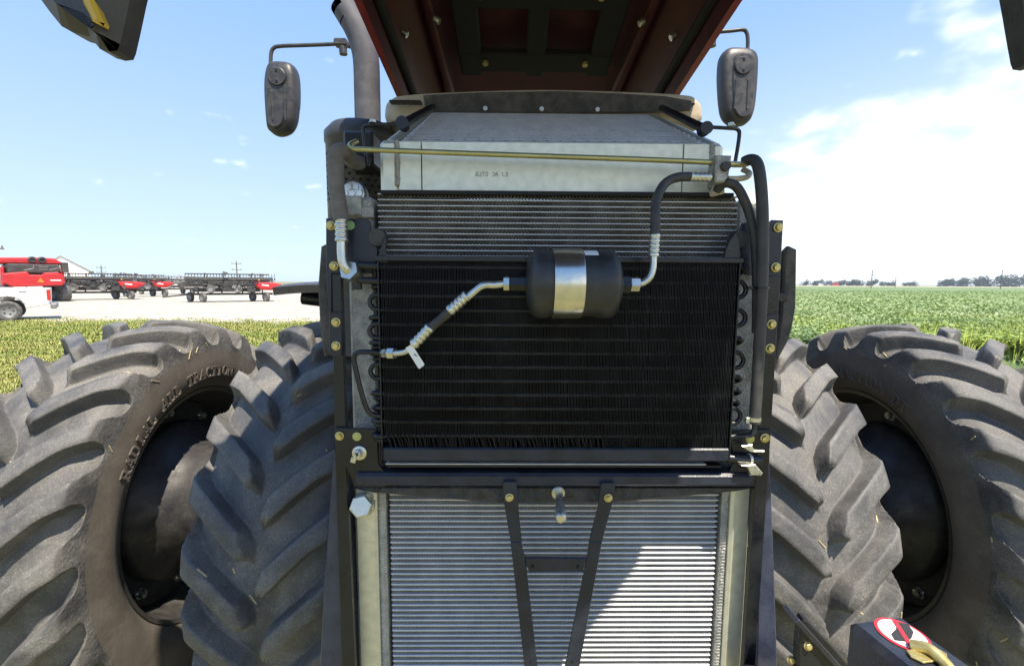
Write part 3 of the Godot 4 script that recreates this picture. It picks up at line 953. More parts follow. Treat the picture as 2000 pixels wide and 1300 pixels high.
func make_frame() -> void:
	var l := group_of("radiator_post", tractor)
	plate("post_plate", [Vector2(-0.4922, 1.7682), Vector2(-0.4049, 1.7678), Vector2(-0.3997, 1.7614), Vector2(-0.399, 1.7444), Vector2(-0.3929, 1.7305), Vector2(-0.3868, 1.7134), Vector2(-0.3864, 1.6811), Vector2(-0.3899, 1.6746), Vector2(-0.398, 1.6528), Vector2(-0.4832, 1.6523), Vector2(-0.4901, 1.4797), Vector2(-0.4958, 1.6674)], 0.0, 0.006, "frame_paint", l)
	plate("post_bar", [Vector2(-0.4832, 1.6523), Vector2(-0.4636, 1.6524), Vector2(-0.4629, 1.3126), Vector2(-0.4652, 1.1637), Vector2(-0.46, 0.7416), Vector2(-0.4594, 0.6762), Vector2(-0.4906, 0.6763), Vector2(-0.491, 0.7417), Vector2(-0.4891, 1.2019), Vector2(-0.4889, 1.3125)], 0.001, 0.014, "black_paint", l)
	plate("flange", [Vector2(-0.4903, 1.5704), Vector2(-0.4641, 1.5694), Vector2(-0.462, 1.565), Vector2(-0.4647, 1.4807), Vector2(-0.467, 1.4762), Vector2(-0.4902, 1.475), Vector2(-0.4923, 1.4805)], 0.007, 0.006, "frame_paint", l)
	plate("gusset", [Vector2(-0.4837, 1.3162), Vector2(-0.3918, 1.313), Vector2(-0.3914, 1.2337), Vector2(-0.3816, 1.2172), Vector2(-0.3773, 1.2078), Vector2(-0.3778, 1.1818), Vector2(-0.4461, 1.1816), Vector2(-0.4607, 1.2242), Vector2(-0.4865, 1.2312)], 0.009, 0.006, "black_paint", l)
	for q in [Vector3(-0.4816, 1.7533, 0.001), Vector3(-0.4779, 1.6685, 0.001), Vector3(-0.4754, 1.5485, 0.007), Vector3(-0.477, 1.4975, 0.007), Vector3(-0.4746, 1.2984, 0.01)]:
		make_bolt("bolt", q, 0.0098, l, "yellow_zinc", Vector3.BACK, rng.randf() * 1.0)
	disc("plug", Vector3(-0.4406, 1.7536, 0.001), 0.0098, 0.003, "green_cap", l)
	disc("plug", Vector3(-0.4365, 1.2973, 0.01), 0.0098, 0.002, "yellow_cap", l)
	disc("washer", Vector3(-0.4319, 1.2601, 0.01), 0.016, 0.003, "zinc", l)
	nut(Vector3(-0.4313, 1.262, 0.012), Vector3(-0.4323, 1.264, 0.03), 0.0095, l)
	pipe("stud", [Vector3(-0.431, 1.2626, 0.02), Vector3(-0.4315, 1.2651, 0.036), Vector3(-0.4329, 1.2651, 0.042)], 0.0048, "zinc", l, 10, 2)
	var tail := mb()
	tail.box(Vector3(-0.4393, 1.2514, 0.03), Vector3(0.011, 0.013, 0.004), 0.001, Basis(Vector3.BACK, -0.3))
	part("stud_tab", tail, "zinc", l)
	plate("side_frame", [Vector2(-0.4988, 1.2657), Vector2(-0.4829, 1.1814), Vector2(-0.4704, 0.7243), Vector2(-0.4699, 0.6576), Vector2(-0.558, 0.6579), Vector2(-0.5502, 0.7377), Vector2(-0.5295, 0.9831)], -0.02, 0.05, "blue_paint", l, 0.004)
	plate("mud_flap", [Vector2(-0.5167, 1.7115), Vector2(-0.5008, 1.7194), Vector2(-0.4932, 1.7128), Vector2(-0.4928, 1.6236), Vector2(-0.4955, 1.4752), Vector2(-0.5186, 1.4669), Vector2(-0.5254, 1.5326), Vector2(-0.5266, 1.6234)], -0.03, 0.012, "seal_rubber", l, 0.004)
	var r := group_of("radiator_post", tractor)
	plate("post_plate", [Vector2(0.3909, 1.749), Vector2(0.3944, 1.764), Vector2(0.4041, 1.7673), Vector2(0.4546, 1.7688), Vector2(0.4577, 1.772), Vector2(0.4819, 1.7711), Vector2(0.4831, 1.6517), Vector2(0.4074, 1.6546), Vector2(0.3962, 1.6949)], 0.0, 0.006, "frame_paint", r)
	plate("post_bar", [Vector2(0.453, 1.6537), Vector2(0.483, 1.6539), Vector2(0.4834, 1.563), Vector2(0.484, 1.2871), Vector2(0.4839, 1.2336), Vector2(0.4834, 0.7391), Vector2(0.4837, 0.673), Vector2(0.4532, 0.6731), Vector2(0.4543, 0.7391), Vector2(0.4555, 1.1844), Vector2(0.4534, 1.3153), Vector2(0.4533, 1.5405)], 0.001, 0.014, "black_paint", r)
	plate("flange", [Vector2(0.4551, 1.5678), Vector2(0.4582, 1.5711), Vector2(0.4817, 1.5701), Vector2(0.4802, 1.5412), Vector2(0.4776, 1.4782), Vector2(0.4516, 1.4803)], 0.007, 0.006, "frame_paint", r)
	plate("gusset", [Vector2(0.3854, 1.3141), Vector2(0.4778, 1.3143), Vector2(0.4805, 1.2367), Vector2(0.4532, 1.2117), Vector2(0.4503, 1.1831), Vector2(0.3925, 1.183), Vector2(0.3909, 1.2128), Vector2(0.3988, 1.2366)], 0.009, 0.006, "black_paint", r)
	for q in [Vector3(0.4702, 1.7559, 0.001), Vector3(0.4702, 1.6714, 0.001), Vector3(0.4658, 1.549, 0.007), Vector3(0.4657, 1.4963, 0.007), Vector3(0.4653, 1.2963, 0.01)]:
		make_bolt("bolt", q, 0.0104, r, "yellow_zinc", Vector3.BACK, rng.randf() * 1.0)
	disc("plug", Vector3(0.4324, 1.2938, 0.01), 0.0098, 0.002, "yellow_cap", r)
	plate("side_frame", [Vector2(0.4935, 1.2562), Vector2(0.5068, 1.1584), Vector2(0.5495, 0.7215), Vector2(0.5551, 0.6542), Vector2(0.499, 0.6543), Vector2(0.4966, 0.735), Vector2(0.4865, 0.9829), Vector2(0.4791, 1.183)], -0.02, 0.05, "blue_paint", r, 0.004)
	plate("mud_flap", [Vector2(0.5069, 1.7096), Vector2(0.5164, 1.7197), Vector2(0.534, 1.712), Vector2(0.5406, 1.5841), Vector2(0.5357, 1.538), Vector2(0.5274, 1.5055), Vector2(0.509, 1.4669), Vector2(0.4985, 1.4668), Vector2(0.5075, 1.561), Vector2(0.5076, 1.6296)], -0.03, 0.014, "seal_rubber", r, 0.004)
	var arm := mb()
	arm.box(Vector3(0.5022, 1.6068, -0.03), Vector3(0.03, 0.02, 0.01), 0.002)
	part("flap_arm", arm, "black_paint", r)
	# cross beam in front of the radiator
	var cb := group_of("cross_beam", tractor)
	var b := mb()
	b.box(Vector3(0.0, 1.2018, -0.005), Vector3(0.4406 - -0.4417, 1.2159 - 1.1865, 0.05), 0.006)
	part("beam", b, "frame_paint", cb)
	b = mb()
	b.prism([Vector2(-0.4527, 1.1759), Vector2(0.4597, 1.1773), Vector2(0.4602, 1.1688), Vector2(0.4185, 1.1615), Vector2(0.1388, 1.1331), Vector2(-0.1236, 1.1328), Vector2(-0.4071, 1.1567), Vector2(-0.4529, 1.1663)], 0.05, Transform3D(Basis.IDENTITY, Vector3(0, 0, -0.035)), 0.006)
	part("beam_casting", b, "rough_casting", cb)
	b = mb()
	b.box(Vector3(0, 1.2278, -0.01), Vector3(0.75, 0.006, 0.03), 0.001)
	part("lip_strip", b, "black_paint", cb)
	b = mb()
	b.box(Vector3(0, 1.2082, -0.035), Vector3(0.735, 0.0055, 0.02), 0.001)
	part("slot_tube", b, "core_aluminium", cb)
	put("slot_fins", fins(0.73, 0.009, 0.0062, 0.02).mesh(M["dusty_core"]), cb, Transform3D(Basis.IDENTITY, Vector3(0, 1.1996, -0.028)))
	# the forked bracket bolted to the beam, and the pin between its legs
	var fork := group_of("grille_bracket", tractor)
	plate("leg", [Vector2(-0.1154, 1.1989), Vector2(-0.112, 1.2036), Vector2(-0.0886, 1.2036), Vector2(-0.0852, 1.199), Vector2(-0.0815, 1.151), Vector2(-0.0729, 1.0657), Vector2(-0.0978, 1.0657), Vector2(-0.1118, 1.151)], 0.032, 0.006, "frame_paint", fork)
	plate("leg", [Vector2(0.0998, 1.1969), Vector2(0.1042, 1.2016), Vector2(0.1278, 1.2016), Vector2(0.1313, 1.197), Vector2(0.1238, 1.1454), Vector2(0.1055, 1.0658), Vector2(0.0771, 1.0658), Vector2(0.0944, 1.1453)], 0.032, 0.006, "frame_paint", fork)
	var low := mb()
	var down := Transform3D(Basis(Vector3.RIGHT, -0.06), Vector3(0, 0, 0.028))
	low.prism([Vector2(-0.0978, 1.0657), Vector2(-0.0729, 1.0657), Vector2(-0.0704, 1.0441), Vector2(-0.0646, 1.0285), Vector2(-0.0342, 0.7665), Vector2(-0.0262, 0.6899), Vector2(-0.0545, 0.69), Vector2(-0.0646, 0.7666)], 0.006, Transform3D(Basis.IDENTITY, Vector3(0, 0, 0.029)), 0.0015)
	part("leg", low, "frame_paint", fork)
	low = mb()
	low.prism([Vector2(0.0771, 1.0658), Vector2(0.1055, 1.0658), Vector2(0.0617, 0.7663), Vector2(0.0515, 0.6896), Vector2(0.0209, 0.6897), Vector2(0.0289, 0.7663), Vector2(0.0723, 1.0261)], 0.006, Transform3D(Basis.IDENTITY, Vector3(0, 0, 0.029)), 0.0015)
	part("leg", low, "frame_paint", fork)
	plate("cross_tie", [Vector2(-0.0646, 1.0285), Vector2(0.0722, 1.0273), Vector2(0.069, 1.0164), Vector2(0.0638, 0.9946), Vector2(-0.0529, 0.9935), Vector2(-0.0622, 1.0092)], 0.0325, 0.005, "frame_paint", fork)
	for p in [Vector3(-0.0486, 1.0096, 0.0325), Vector3(0.0517, 1.0083, 0.0325), Vector3(-0.0508, 0.7788, 0.0325), Vector3(0.0448, 0.7786, 0.0325)]:
		disc("hole", p, 0.004, 0.0006, "soot", fork)
	for p in [Vector3(-0.1007, 1.1688, 0.033), Vector3(0.1157, 1.1679, 0.033)]:
		make_bolt("bolt", p, 0.0092, fork, "yellow_zinc", Vector3.BACK, rng.randf())
	var pin := group_of("hitch_pin", tractor)
	disc("washer", Vector3(0.0069, 1.1752, 0.021), 0.0155, 0.005, "zinc", pin, Vector3(0.05, -0.2, 1.0))
	b = mb()
	b.lathe([Vector2(0, 0.0085), Vector2(0.05, 0.0085), Vector2(0.052, 0.0115), Vector2(0.085, 0.0115), Vector2(0.088, 0.009), Vector2(0.088, 0.0)], aim(Vector3(0.0086, 1.1739, 0.026), Vector3(-0.06, -0.16, 1.0)), 20)
	part("shank", b, "zinc", pin)


# ---------------------------------------------------------------- lines and the drier

func make_lines() -> void:
	var dr := group_of("receiver_drier", tractor)
	var at: Vector3 = Vector3(0.02, 1.6337, 0.1)
	var b := mb()
	var r := 0.0655
	b.lathe([Vector2(-0.092, 0.0), Vector2(-0.0915, 0.02), Vector2(-0.089, 0.04), Vector2(-0.083, 0.056), Vector2(-0.076, 0.0645), Vector2(-0.068, r * 1.02), Vector2(-0.05, r * 1.02), Vector2(-0.046, r * 0.975), Vector2(0.042, r * 0.975), Vector2(0.048, r * 1.02), Vector2(0.068, r * 1.02), Vector2(0.076, 0.0645), Vector2(0.083, 0.056), Vector2(0.089, 0.04), Vector2(0.0915, 0.02), Vector2(0.092, 0.0)], aim(at, Vector3.RIGHT), 48, 0.6)
	part("canister", b, "drier_paint", dr)
	b = mb()
	b.lathe([Vector2(-0.041, r * 0.97), Vector2(-0.041, r * 1.01), Vector2(-0.038, r * 1.025), Vector2(0.012, r * 1.025), Vector2(0.015, r * 1.01), Vector2(0.015, r * 0.97)], aim(at, Vector3.RIGHT), 56)
	part("strap", b, "strap_steel", dr)
	var lab := []
	for k in 9:
		var a := deg_to_rad(56.0 + 6.0 * k)
		lab.append([at + Vector3(0.017, sin(a) * r * 0.98, cos(a) * r * 0.98), at + Vector3(0.05, sin(a) * r * 0.98, cos(a) * r * 0.98)])
	b = mb()
	b.grid(lab)
	part("label", b, "white_label", dr)
	nut(at + Vector3(-0.122, 0, 0), at + Vector3(-0.088, 0, 0), 0.0145, dr, "black_paint", "port")
	nut(at + Vector3(0.088, 0, 0), at + Vector3(0.112, 0, 0), 0.018, dr, "black_paint", "port")
	var br := mb()
	br.box(at + Vector3(-0.013, 0, -0.067), Vector3(0.04, 0.03, 0.012), 0.002)
	part("mount", br, "black_paint", dr)
	# left line: steel end, hose, steel end
	var a := group_of("drier_line", tractor)
	nut(at + Vector3(-0.135, 0, 0), at + Vector3(-0.123, 0, 0), 0.014, a)
	var y: float = at.y
	pipe("steel_end", [at + Vector3(-0.13, 0, 0), Vector3(-0.1304, 1.6308, 0.1), Vector3(-0.1533, 1.6297, 0.1), Vector3(-0.1702, 1.6187, 0.1), Vector3(-0.1871, 1.6037, 0.1)], 0.0072, "zinc", a)
	ferrule(Vector3(-0.1851, 1.6107, 0.1), Vector3(-0.2208, 1.5793, 0.095), 0.0112, a)
	pipe("hose", [Vector3(-0.2147, 1.5834, 0.095), Vector3(-0.2397, 1.5617, 0.09), Vector3(-0.2671, 1.5387, 0.085)], 0.0094, "hose", a)
	ferrule(Vector3(-0.2594, 1.5472, 0.088), Vector3(-0.295, 1.5101, 0.08), 0.0112, a)
	pipe("steel_end", [Vector3(-0.2908, 1.5143, 0.08), Vector3(-0.3023, 1.5021, 0.075), Vector3(-0.3179, 1.493, 0.07), Vector3(-0.3431, 1.49, 0.065)], 0.0062, "zinc", a)
	nut(Vector3(-0.3366, 1.4902, 0.066), Vector3(-0.3516, 1.4892, 0.06), 0.0115, a)
	nut(Vector3(-0.3537, 1.4892, 0.06), Vector3(-0.3637, 1.4877, 0.05), 0.0095, a)
	b = mb()
	b.prism([Vector2(-0.3098, 1.5049), Vector2(-0.2975, 1.5122), Vector2(-0.2726, 1.4721), Vector2(-0.2746, 1.4689), Vector2(-0.2829, 1.4627), Vector2(-0.2849, 1.4637)], 0.0006, Transform3D(Basis.IDENTITY, Vector3(0, 0, 0.088)))
	part("paper_tag", b, "white_label", a)
	var tm := TextMesh.new()
	var font := SystemFont.new()
	font.font_names = PackedStringArray(["Droid Sans"])
	tm.font = font; tm.text = "E"; tm.font_size = 16; tm.depth = 0.0004; tm.pixel_size = 0.0006
	tm.material = M["ink"]
	put("tag_letter", tm, a, Transform3D(Basis(Vector3.BACK, 0.95), Vector3(-0.2895, 1.4907, 0.0888)))
	# right line up to the manifold block
	var c := group_of("drier_line", tractor)
	nut(at + Vector3(0.112, 0, 0), at + Vector3(0.13, 0, 0), 0.0145, c)
	pipe("steel_end", [at + Vector3(0.125, 0, 0), Vector3(0.1567, 1.6365, 0.1), Vector3(0.1703, 1.6475, 0.1), Vector3(0.1762, 1.6664, 0.098), Vector3(0.1769, 1.6921, 0.096)], 0.0068, "zinc", c)
	ferrule(Vector3(0.1771, 1.6862, 0.096), Vector3(0.1803, 1.73, 0.09), 0.0105, c)
	pipe("hose", [Vector3(0.1805, 1.726, 0.09), Vector3(0.1808, 1.758, 0.085), Vector3(0.1838, 1.789, 0.075), Vector3(0.1946, 1.8164, 0.06), Vector3(0.214, 1.8395, 0.045), Vector3(0.2399, 1.8509, 0.035), Vector3(0.268, 1.8532, 0.03)], 0.0094, "hose", c)
	ferrule(Vector3(0.2638, 1.8531, 0.03), Vector3(0.308, 1.8525, 0.03), 0.0095, c)
	b = mb()
	b.prism([Vector2(0.3154, 1.8952), Vector2(0.3469, 1.8945), Vector2(0.3428, 1.8538), Vector2(0.3339, 1.8415), Vector2(0.3149, 1.8413)], 0.035, Transform3D(Basis.IDENTITY, Vector3(0, 0, 0.02)), 0.003)
	part("manifold_block", b, "cast_aluminium", c)
	disc("port_cap", Vector3(0.3323, 1.8714, 0.037), 0.0095, 0.012, "hose", c)
	pipe("steel_tail", [Vector3(0.3486, 1.8519, 0.02), Vector3(0.3678, 1.852, 0.02), Vector3(0.3917, 1.8575, 0.01), Vector3(0.4076, 1.8704, -0.01), Vector3(0.3965, 1.881, -0.02)], 0.0058, "tan_plastic", c)
	pipe("steel_tail", [Vector3(0.3514, 1.8829, 0.015), Vector3(0.3708, 1.8832, 0.01), Vector3(0.3905, 1.8846, 0.005)], 0.0062, "brass_line", c)
	# brass line across the panel
	var g := group_of("cross_line", tractor)
	pipe("pipe", [Vector3(-0.4312, 1.9338, -0.03), Vector3(-0.4392, 1.9218, -0.01), Vector3(-0.4331, 1.9109, 0), Vector3(-0.3969, 1.908, 0.004), Vector3(-0.2056, 1.902, 0.006), Vector3(0.0072, 1.8961, 0.008), Vector3(0.1665, 1.8913, 0.012), Vector3(0.3201, 1.885, 0.018)], 0.0056, "brass_line", g, 12)
	# suction hose on the left
	var h := group_of("suction_hose", tractor)
	pipe("hose", [Vector3(-0.448, 1.906, -0.1), Vector3(-0.4495, 1.8996, -0.06), Vector3(-0.4507, 1.905, -0.03), Vector3(-0.4551, 1.9079, -0.005), Vector3(-0.4619, 1.8977, 0.01), Vector3(-0.4631, 1.8709, 0.015), Vector3(-0.4605, 1.8288, 0.02), Vector3(-0.4551, 1.7922, 0.024), Vector3(-0.4508, 1.7608, 0.027)], 0.0158, "grey_hose", h, 18)
	ferrule(Vector3(-0.4507, 1.7639, 0.027), Vector3(-0.4494, 1.7167, 0.032), 0.0128, h)
	pipe("steel_end", [Vector3(-0.4492, 1.723, 0.032), Vector3(-0.4493, 1.6979, 0.034), Vector3(-0.4472, 1.6769, 0.036), Vector3(-0.441, 1.6613, 0.034), Vector3(-0.4331, 1.6533, 0.02)], 0.0096, "zinc", h)
	nut(Vector3(-0.4368, 1.6593, 0.034), Vector3(-0.4305, 1.6503, 0.008), 0.021, h)
	# the two heater hoses on the right
	var q := group_of("heater_hose", tractor)
	pipe("hose", [Vector3(0.3904, 1.891, 0), Vector3(0.3961, 1.8928, 0.01), Vector3(0.4029, 1.8883, 0.02), Vector3(0.4061, 1.8716, 0.03), Vector3(0.4085, 1.8319, 0.04), Vector3(0.4124, 1.7751, 0.045), Vector3(0.4149, 1.6923, 0.05), Vector3(0.4181, 1.5876, 0.05), Vector3(0.4195, 1.4587, 0.05), Vector3(0.419, 1.3419, 0.05)], 0.0115, "hose", q, 18)
	b = mb()
	b.lathe([Vector2(-0.004, 0.011), Vector2(-0.004, 0.0132), Vector2(0.004, 0.0132), Vector2(0.004, 0.011)], aim(Vector3(0.4184, 1.3509, 0.05), Vector3(0.05, 1, 0)), 24)
	part("hose_clamp", b, "zinc", q)
	b = mb()
	b.box(Vector3(0.4033, 1.3486, 0.05), Vector3(0.008, 0.012, 0.008), 0.001)
	part("clamp_screw", b, "zinc", q)
	var e := group_of("heater_hose", tractor)
	pipe("hose", [Vector3(0.3361, 1.8317, 0), Vector3(0.3387, 1.8403, 0.01), Vector3(0.349, 1.8436, 0.02), Vector3(0.3678, 1.8341, 0.022), Vector3(0.3866, 1.8041, 0.022), Vector3(0.4016, 1.7677, 0.022), Vector3(0.4123, 1.7149, 0.024), Vector3(0.4197, 1.6295, 0.026), Vector3(0.4245, 1.5318, 0.026)], 0.0098, "hose", e, 16)
	pipe("fitting", [Vector3(0.3286, 1.8271, -0.01), Vector3(0.3351, 1.8286, 0), Vector3(0.348, 1.8318, 0)], 0.0075, "tan_plastic", e)
	b = mb()
	b.lathe([Vector2(-0.002, 0.0118), Vector2(-0.002, 0.0142), Vector2(0.002, 0.0142), Vector2(0.002, 0.0118)], aim(Vector3(0.4167, 1.6276, 0.05), Vector3(0.02, 1, 0)), 20)
	b.box(Vector3(0.396, 1.6275, 0.045), Vector3(0.012, 0.007, 0.007), 0.001)
	part("cable_tie", b, "black_paint", e)


# ---------------------------------------------------------------- exhaust, mirrors, hood, cab

# a closed outline rounded by a smooth curve through its corners
func rounded(p: Array, step: int) -> Array:
	var out := []
	var m := p.size()
	for i in m:
		for k in step:
			var a: Vector2 = p[i]
			out.append(a.cubic_interpolate(p[(i + 1) % m], p[(i + m - 1) % m], p[(i + 2) % m], float(k) / step))
	return out


# rings of one outline, each at a depth and scale of its own, closed front and back
func pillow(b: Mb, outline: Array, mid: Vector2, rings: Array) -> void:
	var o := outline.duplicate()
	if not Geometry2D.is_polygon_clockwise(PackedVector2Array(o)):
		o.reverse()
	var rows := []
	for r in [[rings[0][0], 0.001]] + rings + [[rings[rings.size() - 1][0], 0.001]]:
		var line := []
		for q in o:
			var w: Vector2 = mid + (q - mid) * r[1]
			line.append(Vector3(w.x, w.y, r[0]))
		rows.append(line)
	b.grid(rows, true)


func make_upper() -> void:
	var ex := group_of("exhaust", tractor)
	var b := mb()
	var path := curve([Vector3(-0.6393, 2.0635, -0.85), Vector3(-0.6383, 2.1766, -0.85), Vector3(-0.6379, 2.3436, -0.85), Vector3(-0.6389, 2.4531, -0.85), Vector3(-0.6506, 2.5162, -0.85), Vector3(-0.6736, 2.5751, -0.85), Vector3(-0.7006, 2.6212, -0.85), Vector3(-0.7221, 2.6564, -0.85)], 6)
	# the end is sawn off upright, its mouth to the side and forward
	var way: Vector3 = (path[path.size() - 1] - path[path.size() - 2]).normalized()
	var mouth := Vector3(-0.85, -0.1, 0.5).normalized()
	var corner: Vector3 = Vector3(-0.7326, 2.6208, -0.85)
	for rad in [0.0475, 0.0442]:
		b.tube(path if rad > 0.045 else path.slice(8), rad, 24, false)
		for k in 24:
			var i := b.v.size() - 24 + k
			b.v[i] += way * ((corner - b.v[i]).dot(mouth) / way.dot(mouth))
	part("stack", b, "exhaust_paint", ex)
	b = mb()
	b.tube(path.slice(8, path.size() - 7), 0.043, 20)
	part("stack_bore", b, "soot", ex)
	b = mb()
	var can: Vector3 = Vector3(-0.5911, 1.8934, -0.62)
	b.lathe([Vector2(-0.5, 0.0), Vector2(-0.5, 0.118), Vector2(0.19, 0.118), Vector2(0.195, 0.122), Vector2(0.225, 0.122), Vector2(0.25, 0.1), Vector2(0.262, 0.0)], aim(can, Vector3.UP), 40)
	part("muffler", b, "plastic", ex)
	b = mb()
	for i in 16:
		for k in 9:
			var a := deg_to_rad(-150.0 + 11.0 * i + (5.5 if k % 2 else 0.0))
			var o := Vector3(cos(a), 0, -sin(a))
			b.lathe([Vector2(0, 0.0048), Vector2(0.0012, 0.0048), Vector2(0.0012, 0.0)], aim(can + Vector3(0, 0.15 - 0.018 * k, 0) + o * 0.1175, o), 8)
	var holes := part("perforation", b, "soot", ex)
	holes.set_meta("kind", "stuff")
	b = mb()
	b.box(Vector3(-0.5083, 1.9911, -0.35), Vector3(0.08, 0.09, 0.12), 0.006)
	part("elbow_box", b, "black_paint", ex)
	var lp := group_of("work_lamp", tractor)
	var la: Vector3 = Vector3(-0.4956, 1.8551, -0.2)
	b = mb()
	b.lathe([Vector2(-0.03, 0.0), Vector2(-0.03, 0.03), Vector2(0.0, 0.034), Vector2(0.008, 0.034), Vector2(0.008, 0.03)], aim(la, Vector3(0, 0, 1)), 28)
	part("housing", b, "plastic", lp)
	disc("lens", la + Vector3(0, 0, 0.002), 0.03, 0.004, "lens", lp)
	for k in 7:
		var o := Vector2.ZERO if k == 6 else Vector2.from_angle(TAU * k / 6.0) * 0.018
		disc("reflector", la + Vector3(o.x, o.y, 0.006), 0.0075, 0.003, "chrome", lp)
	# mirrors on their arms
	for s in [-1, 1]:
		var m := group_of("mirror", tractor)
		var z := -1.9
		var outline: Array = [Vector2(-1.5252, 2.8473), Vector2(-1.505, 2.8984), Vector2(-1.4777, 2.9128), Vector2(-1.3951, 2.908), Vector2(-1.3606, 2.8829), Vector2(-1.3454, 2.8207), Vector2(-1.3471, 2.7066), Vector2(-1.3557, 2.6433), Vector2(-1.3708, 2.5681), Vector2(-1.4061, 2.5156), Vector2(-1.4701, 2.4947), Vector2(-1.5201, 2.5175), Vector2(-1.533, 2.5608), Vector2(-1.536, 2.7476)] if s < 0 else [Vector2(1.1413, 2.9318), Vector2(1.1564, 2.9888), Vector2(1.2, 3.0176), Vector2(1.3086, 3.0131), Vector2(1.3527, 2.9796), Vector2(1.3633, 2.9056), Vector2(1.3616, 2.7332), Vector2(1.3494, 2.6315), Vector2(1.3153, 2.5874), Vector2(1.2485, 2.578), Vector2(1.1918, 2.6096), Vector2(1.164, 2.6733), Vector2(1.1443, 2.8175)]
		outline = rounded(outline, 4)
		var mid := Vector2.ZERO
		for q in outline:
			mid += q / outline.size()
		b = mb()
		pillow(b, outline, mid, [[z - 0.065, 0.93], [z - 0.06, 0.985], [z - 0.045, 1.0], [z - 0.01, 0.985], [z + 0.008, 0.94], [z + 0.02, 0.86], [z + 0.027, 0.74], [z + 0.029, 0.6]])
		part("shell", b, "plastic", m)
		var ins := []
		for q in outline:
			ins.append(mid + (q - mid) * Vector2(0.62, 0.82) + Vector2(-0.012 * s * -1.0, -0.012))
		b = mb()
		b.prism(ins, 0.02, Transform3D(Basis.IDENTITY, Vector3(0, 0, z + 0.026)), 0.008)
		part("shell_panel", b, "plastic", m)
		disc("pivot", Vector3(mid.x, mid.y + 0.09, z + 0.034), 0.05, 0.012, "plastic", m)
		for dy in [0.03, -0.03]:
			b = mb()
			b.box(Vector3(mid.x, mid.y + 0.09 + dy, z + 0.046), Vector3(0.014, 0.016, 0.004), 0.001)
			part("screw_recess", b, "soot", m)
		for dx in [-0.045, 0.045]:
			b = mb()
			b.box(Vector3(mid.x + dx * 0.8, mid.y - 0.07, z + 0.036), Vector3(0.012, 0.17, 0.01), 0.004)
			part("rib", b, "plastic", m)
		b = mb()
		b.prism(ins, 0.004, Transform3D(Basis.IDENTITY, Vector3(0, 0, z - 0.067)))
		part("glass", b, "mirror_glass", m)
		pipe("arm", [Vector3(-1.06, 3.01, -1.9), Vector3(-1.1252, 3.0037, -1.9), Vector3(-1.2732, 2.9965, -1.9), Vector3(-1.427, 2.9892, -1.9), Vector3(-1.4688, 2.9776, -1.9), Vector3(-1.4852, 2.9437, -1.9), Vector3(-1.4919, 2.8618, -1.9)] if s < 0 else [Vector3(1.0589, 3.0753, -1.9), Vector3(1.1059, 3.0927, -1.9), Vector3(1.1954, 3.1022, -1.9), Vector3(1.261, 3.1085, -1.9), Vector3(1.2831, 3.0891, -1.9), Vector3(1.2915, 3.0469, -1.9), Vector3(1.2925, 2.9789, -1.9)], 0.0105, "plastic", m, 12)
		b = mb()
		var k: Vector3 = Vector3(-1.0777, 3.0098, -1.9) if s < 0 else Vector3(1.0708, 3.0755, -1.9)
		b.box(k, Vector3(0.075, 0.042, 0.05), 0.008)
		part("clamp", b, "plastic", m)
		b = mb()
		b.tube([k + Vector3(0.01, -0.02, 0), k + Vector3(0.01, -0.04, 0), k + Vector3(0.012, -0.062, 0)], 0.023, 12)
		part("knob", b, "plastic", m)
		b = mb()
		b.tube([k, Vector3(s * 0.7, k.y + 0.05, -2.3), Vector3(s * 0.66, k.y + 0.07, -2.6)], 0.016, 10)
		part("bracket", b, "plastic", m)
	# left front fender
	for s in [-1.0, 1.0]:
		var fd := group_of("fender", tractor)
		var rows := []
		var under := []
		for i in 15:
			var a := deg_to_rad(-10.0 + 6.5 * i)
			var line := []
			var line2 := []
			for k in 7:
				var x: float = lerpf(0.6, 0.98 if s < 0 else 0.9, k / 6.0)
				var dip := 0.012 * pow(absf(k - 3.0) / 3.0, 2.0)
				var o := Vector3(0, cos(a), -sin(a))
				line.append(Vector3(s * x, 0.73, -0.91) + o * (0.908 - dip))
				line2.append(Vector3(s * x, 0.73, -0.91) + o * (0.878 - dip))
			rows.append(line); under.append(line2)
		b = mb()
		b.grid(rows); b.grid(under)
		for e in [0, 14]:
			for k in 6:
				b.quad(rows[e][k], rows[e][k + 1], under[e][k + 1], under[e][k])
		for i in 14:
			b.quad(rows[i][6], rows[i + 1][6], under[i + 1][6], under[i][6])
			b.quad(rows[i][0], rows[i + 1][0], under[i + 1][0], under[i][0])
		part("fender_shell", b, "plastic", fd)
		pipe("fender_stay", [Vector3(s * 0.95, 1.57, -0.95), Vector3(s * 0.82, 1.55, -0.95), Vector3(s * 0.72, 1.5, -0.95), Vector3(s * 0.6, 1.38, -0.95), Vector3(s * 0.42, 1.1, -0.95)], 0.03, "black_paint", fd, 10)
	make_hood()
	make_body()


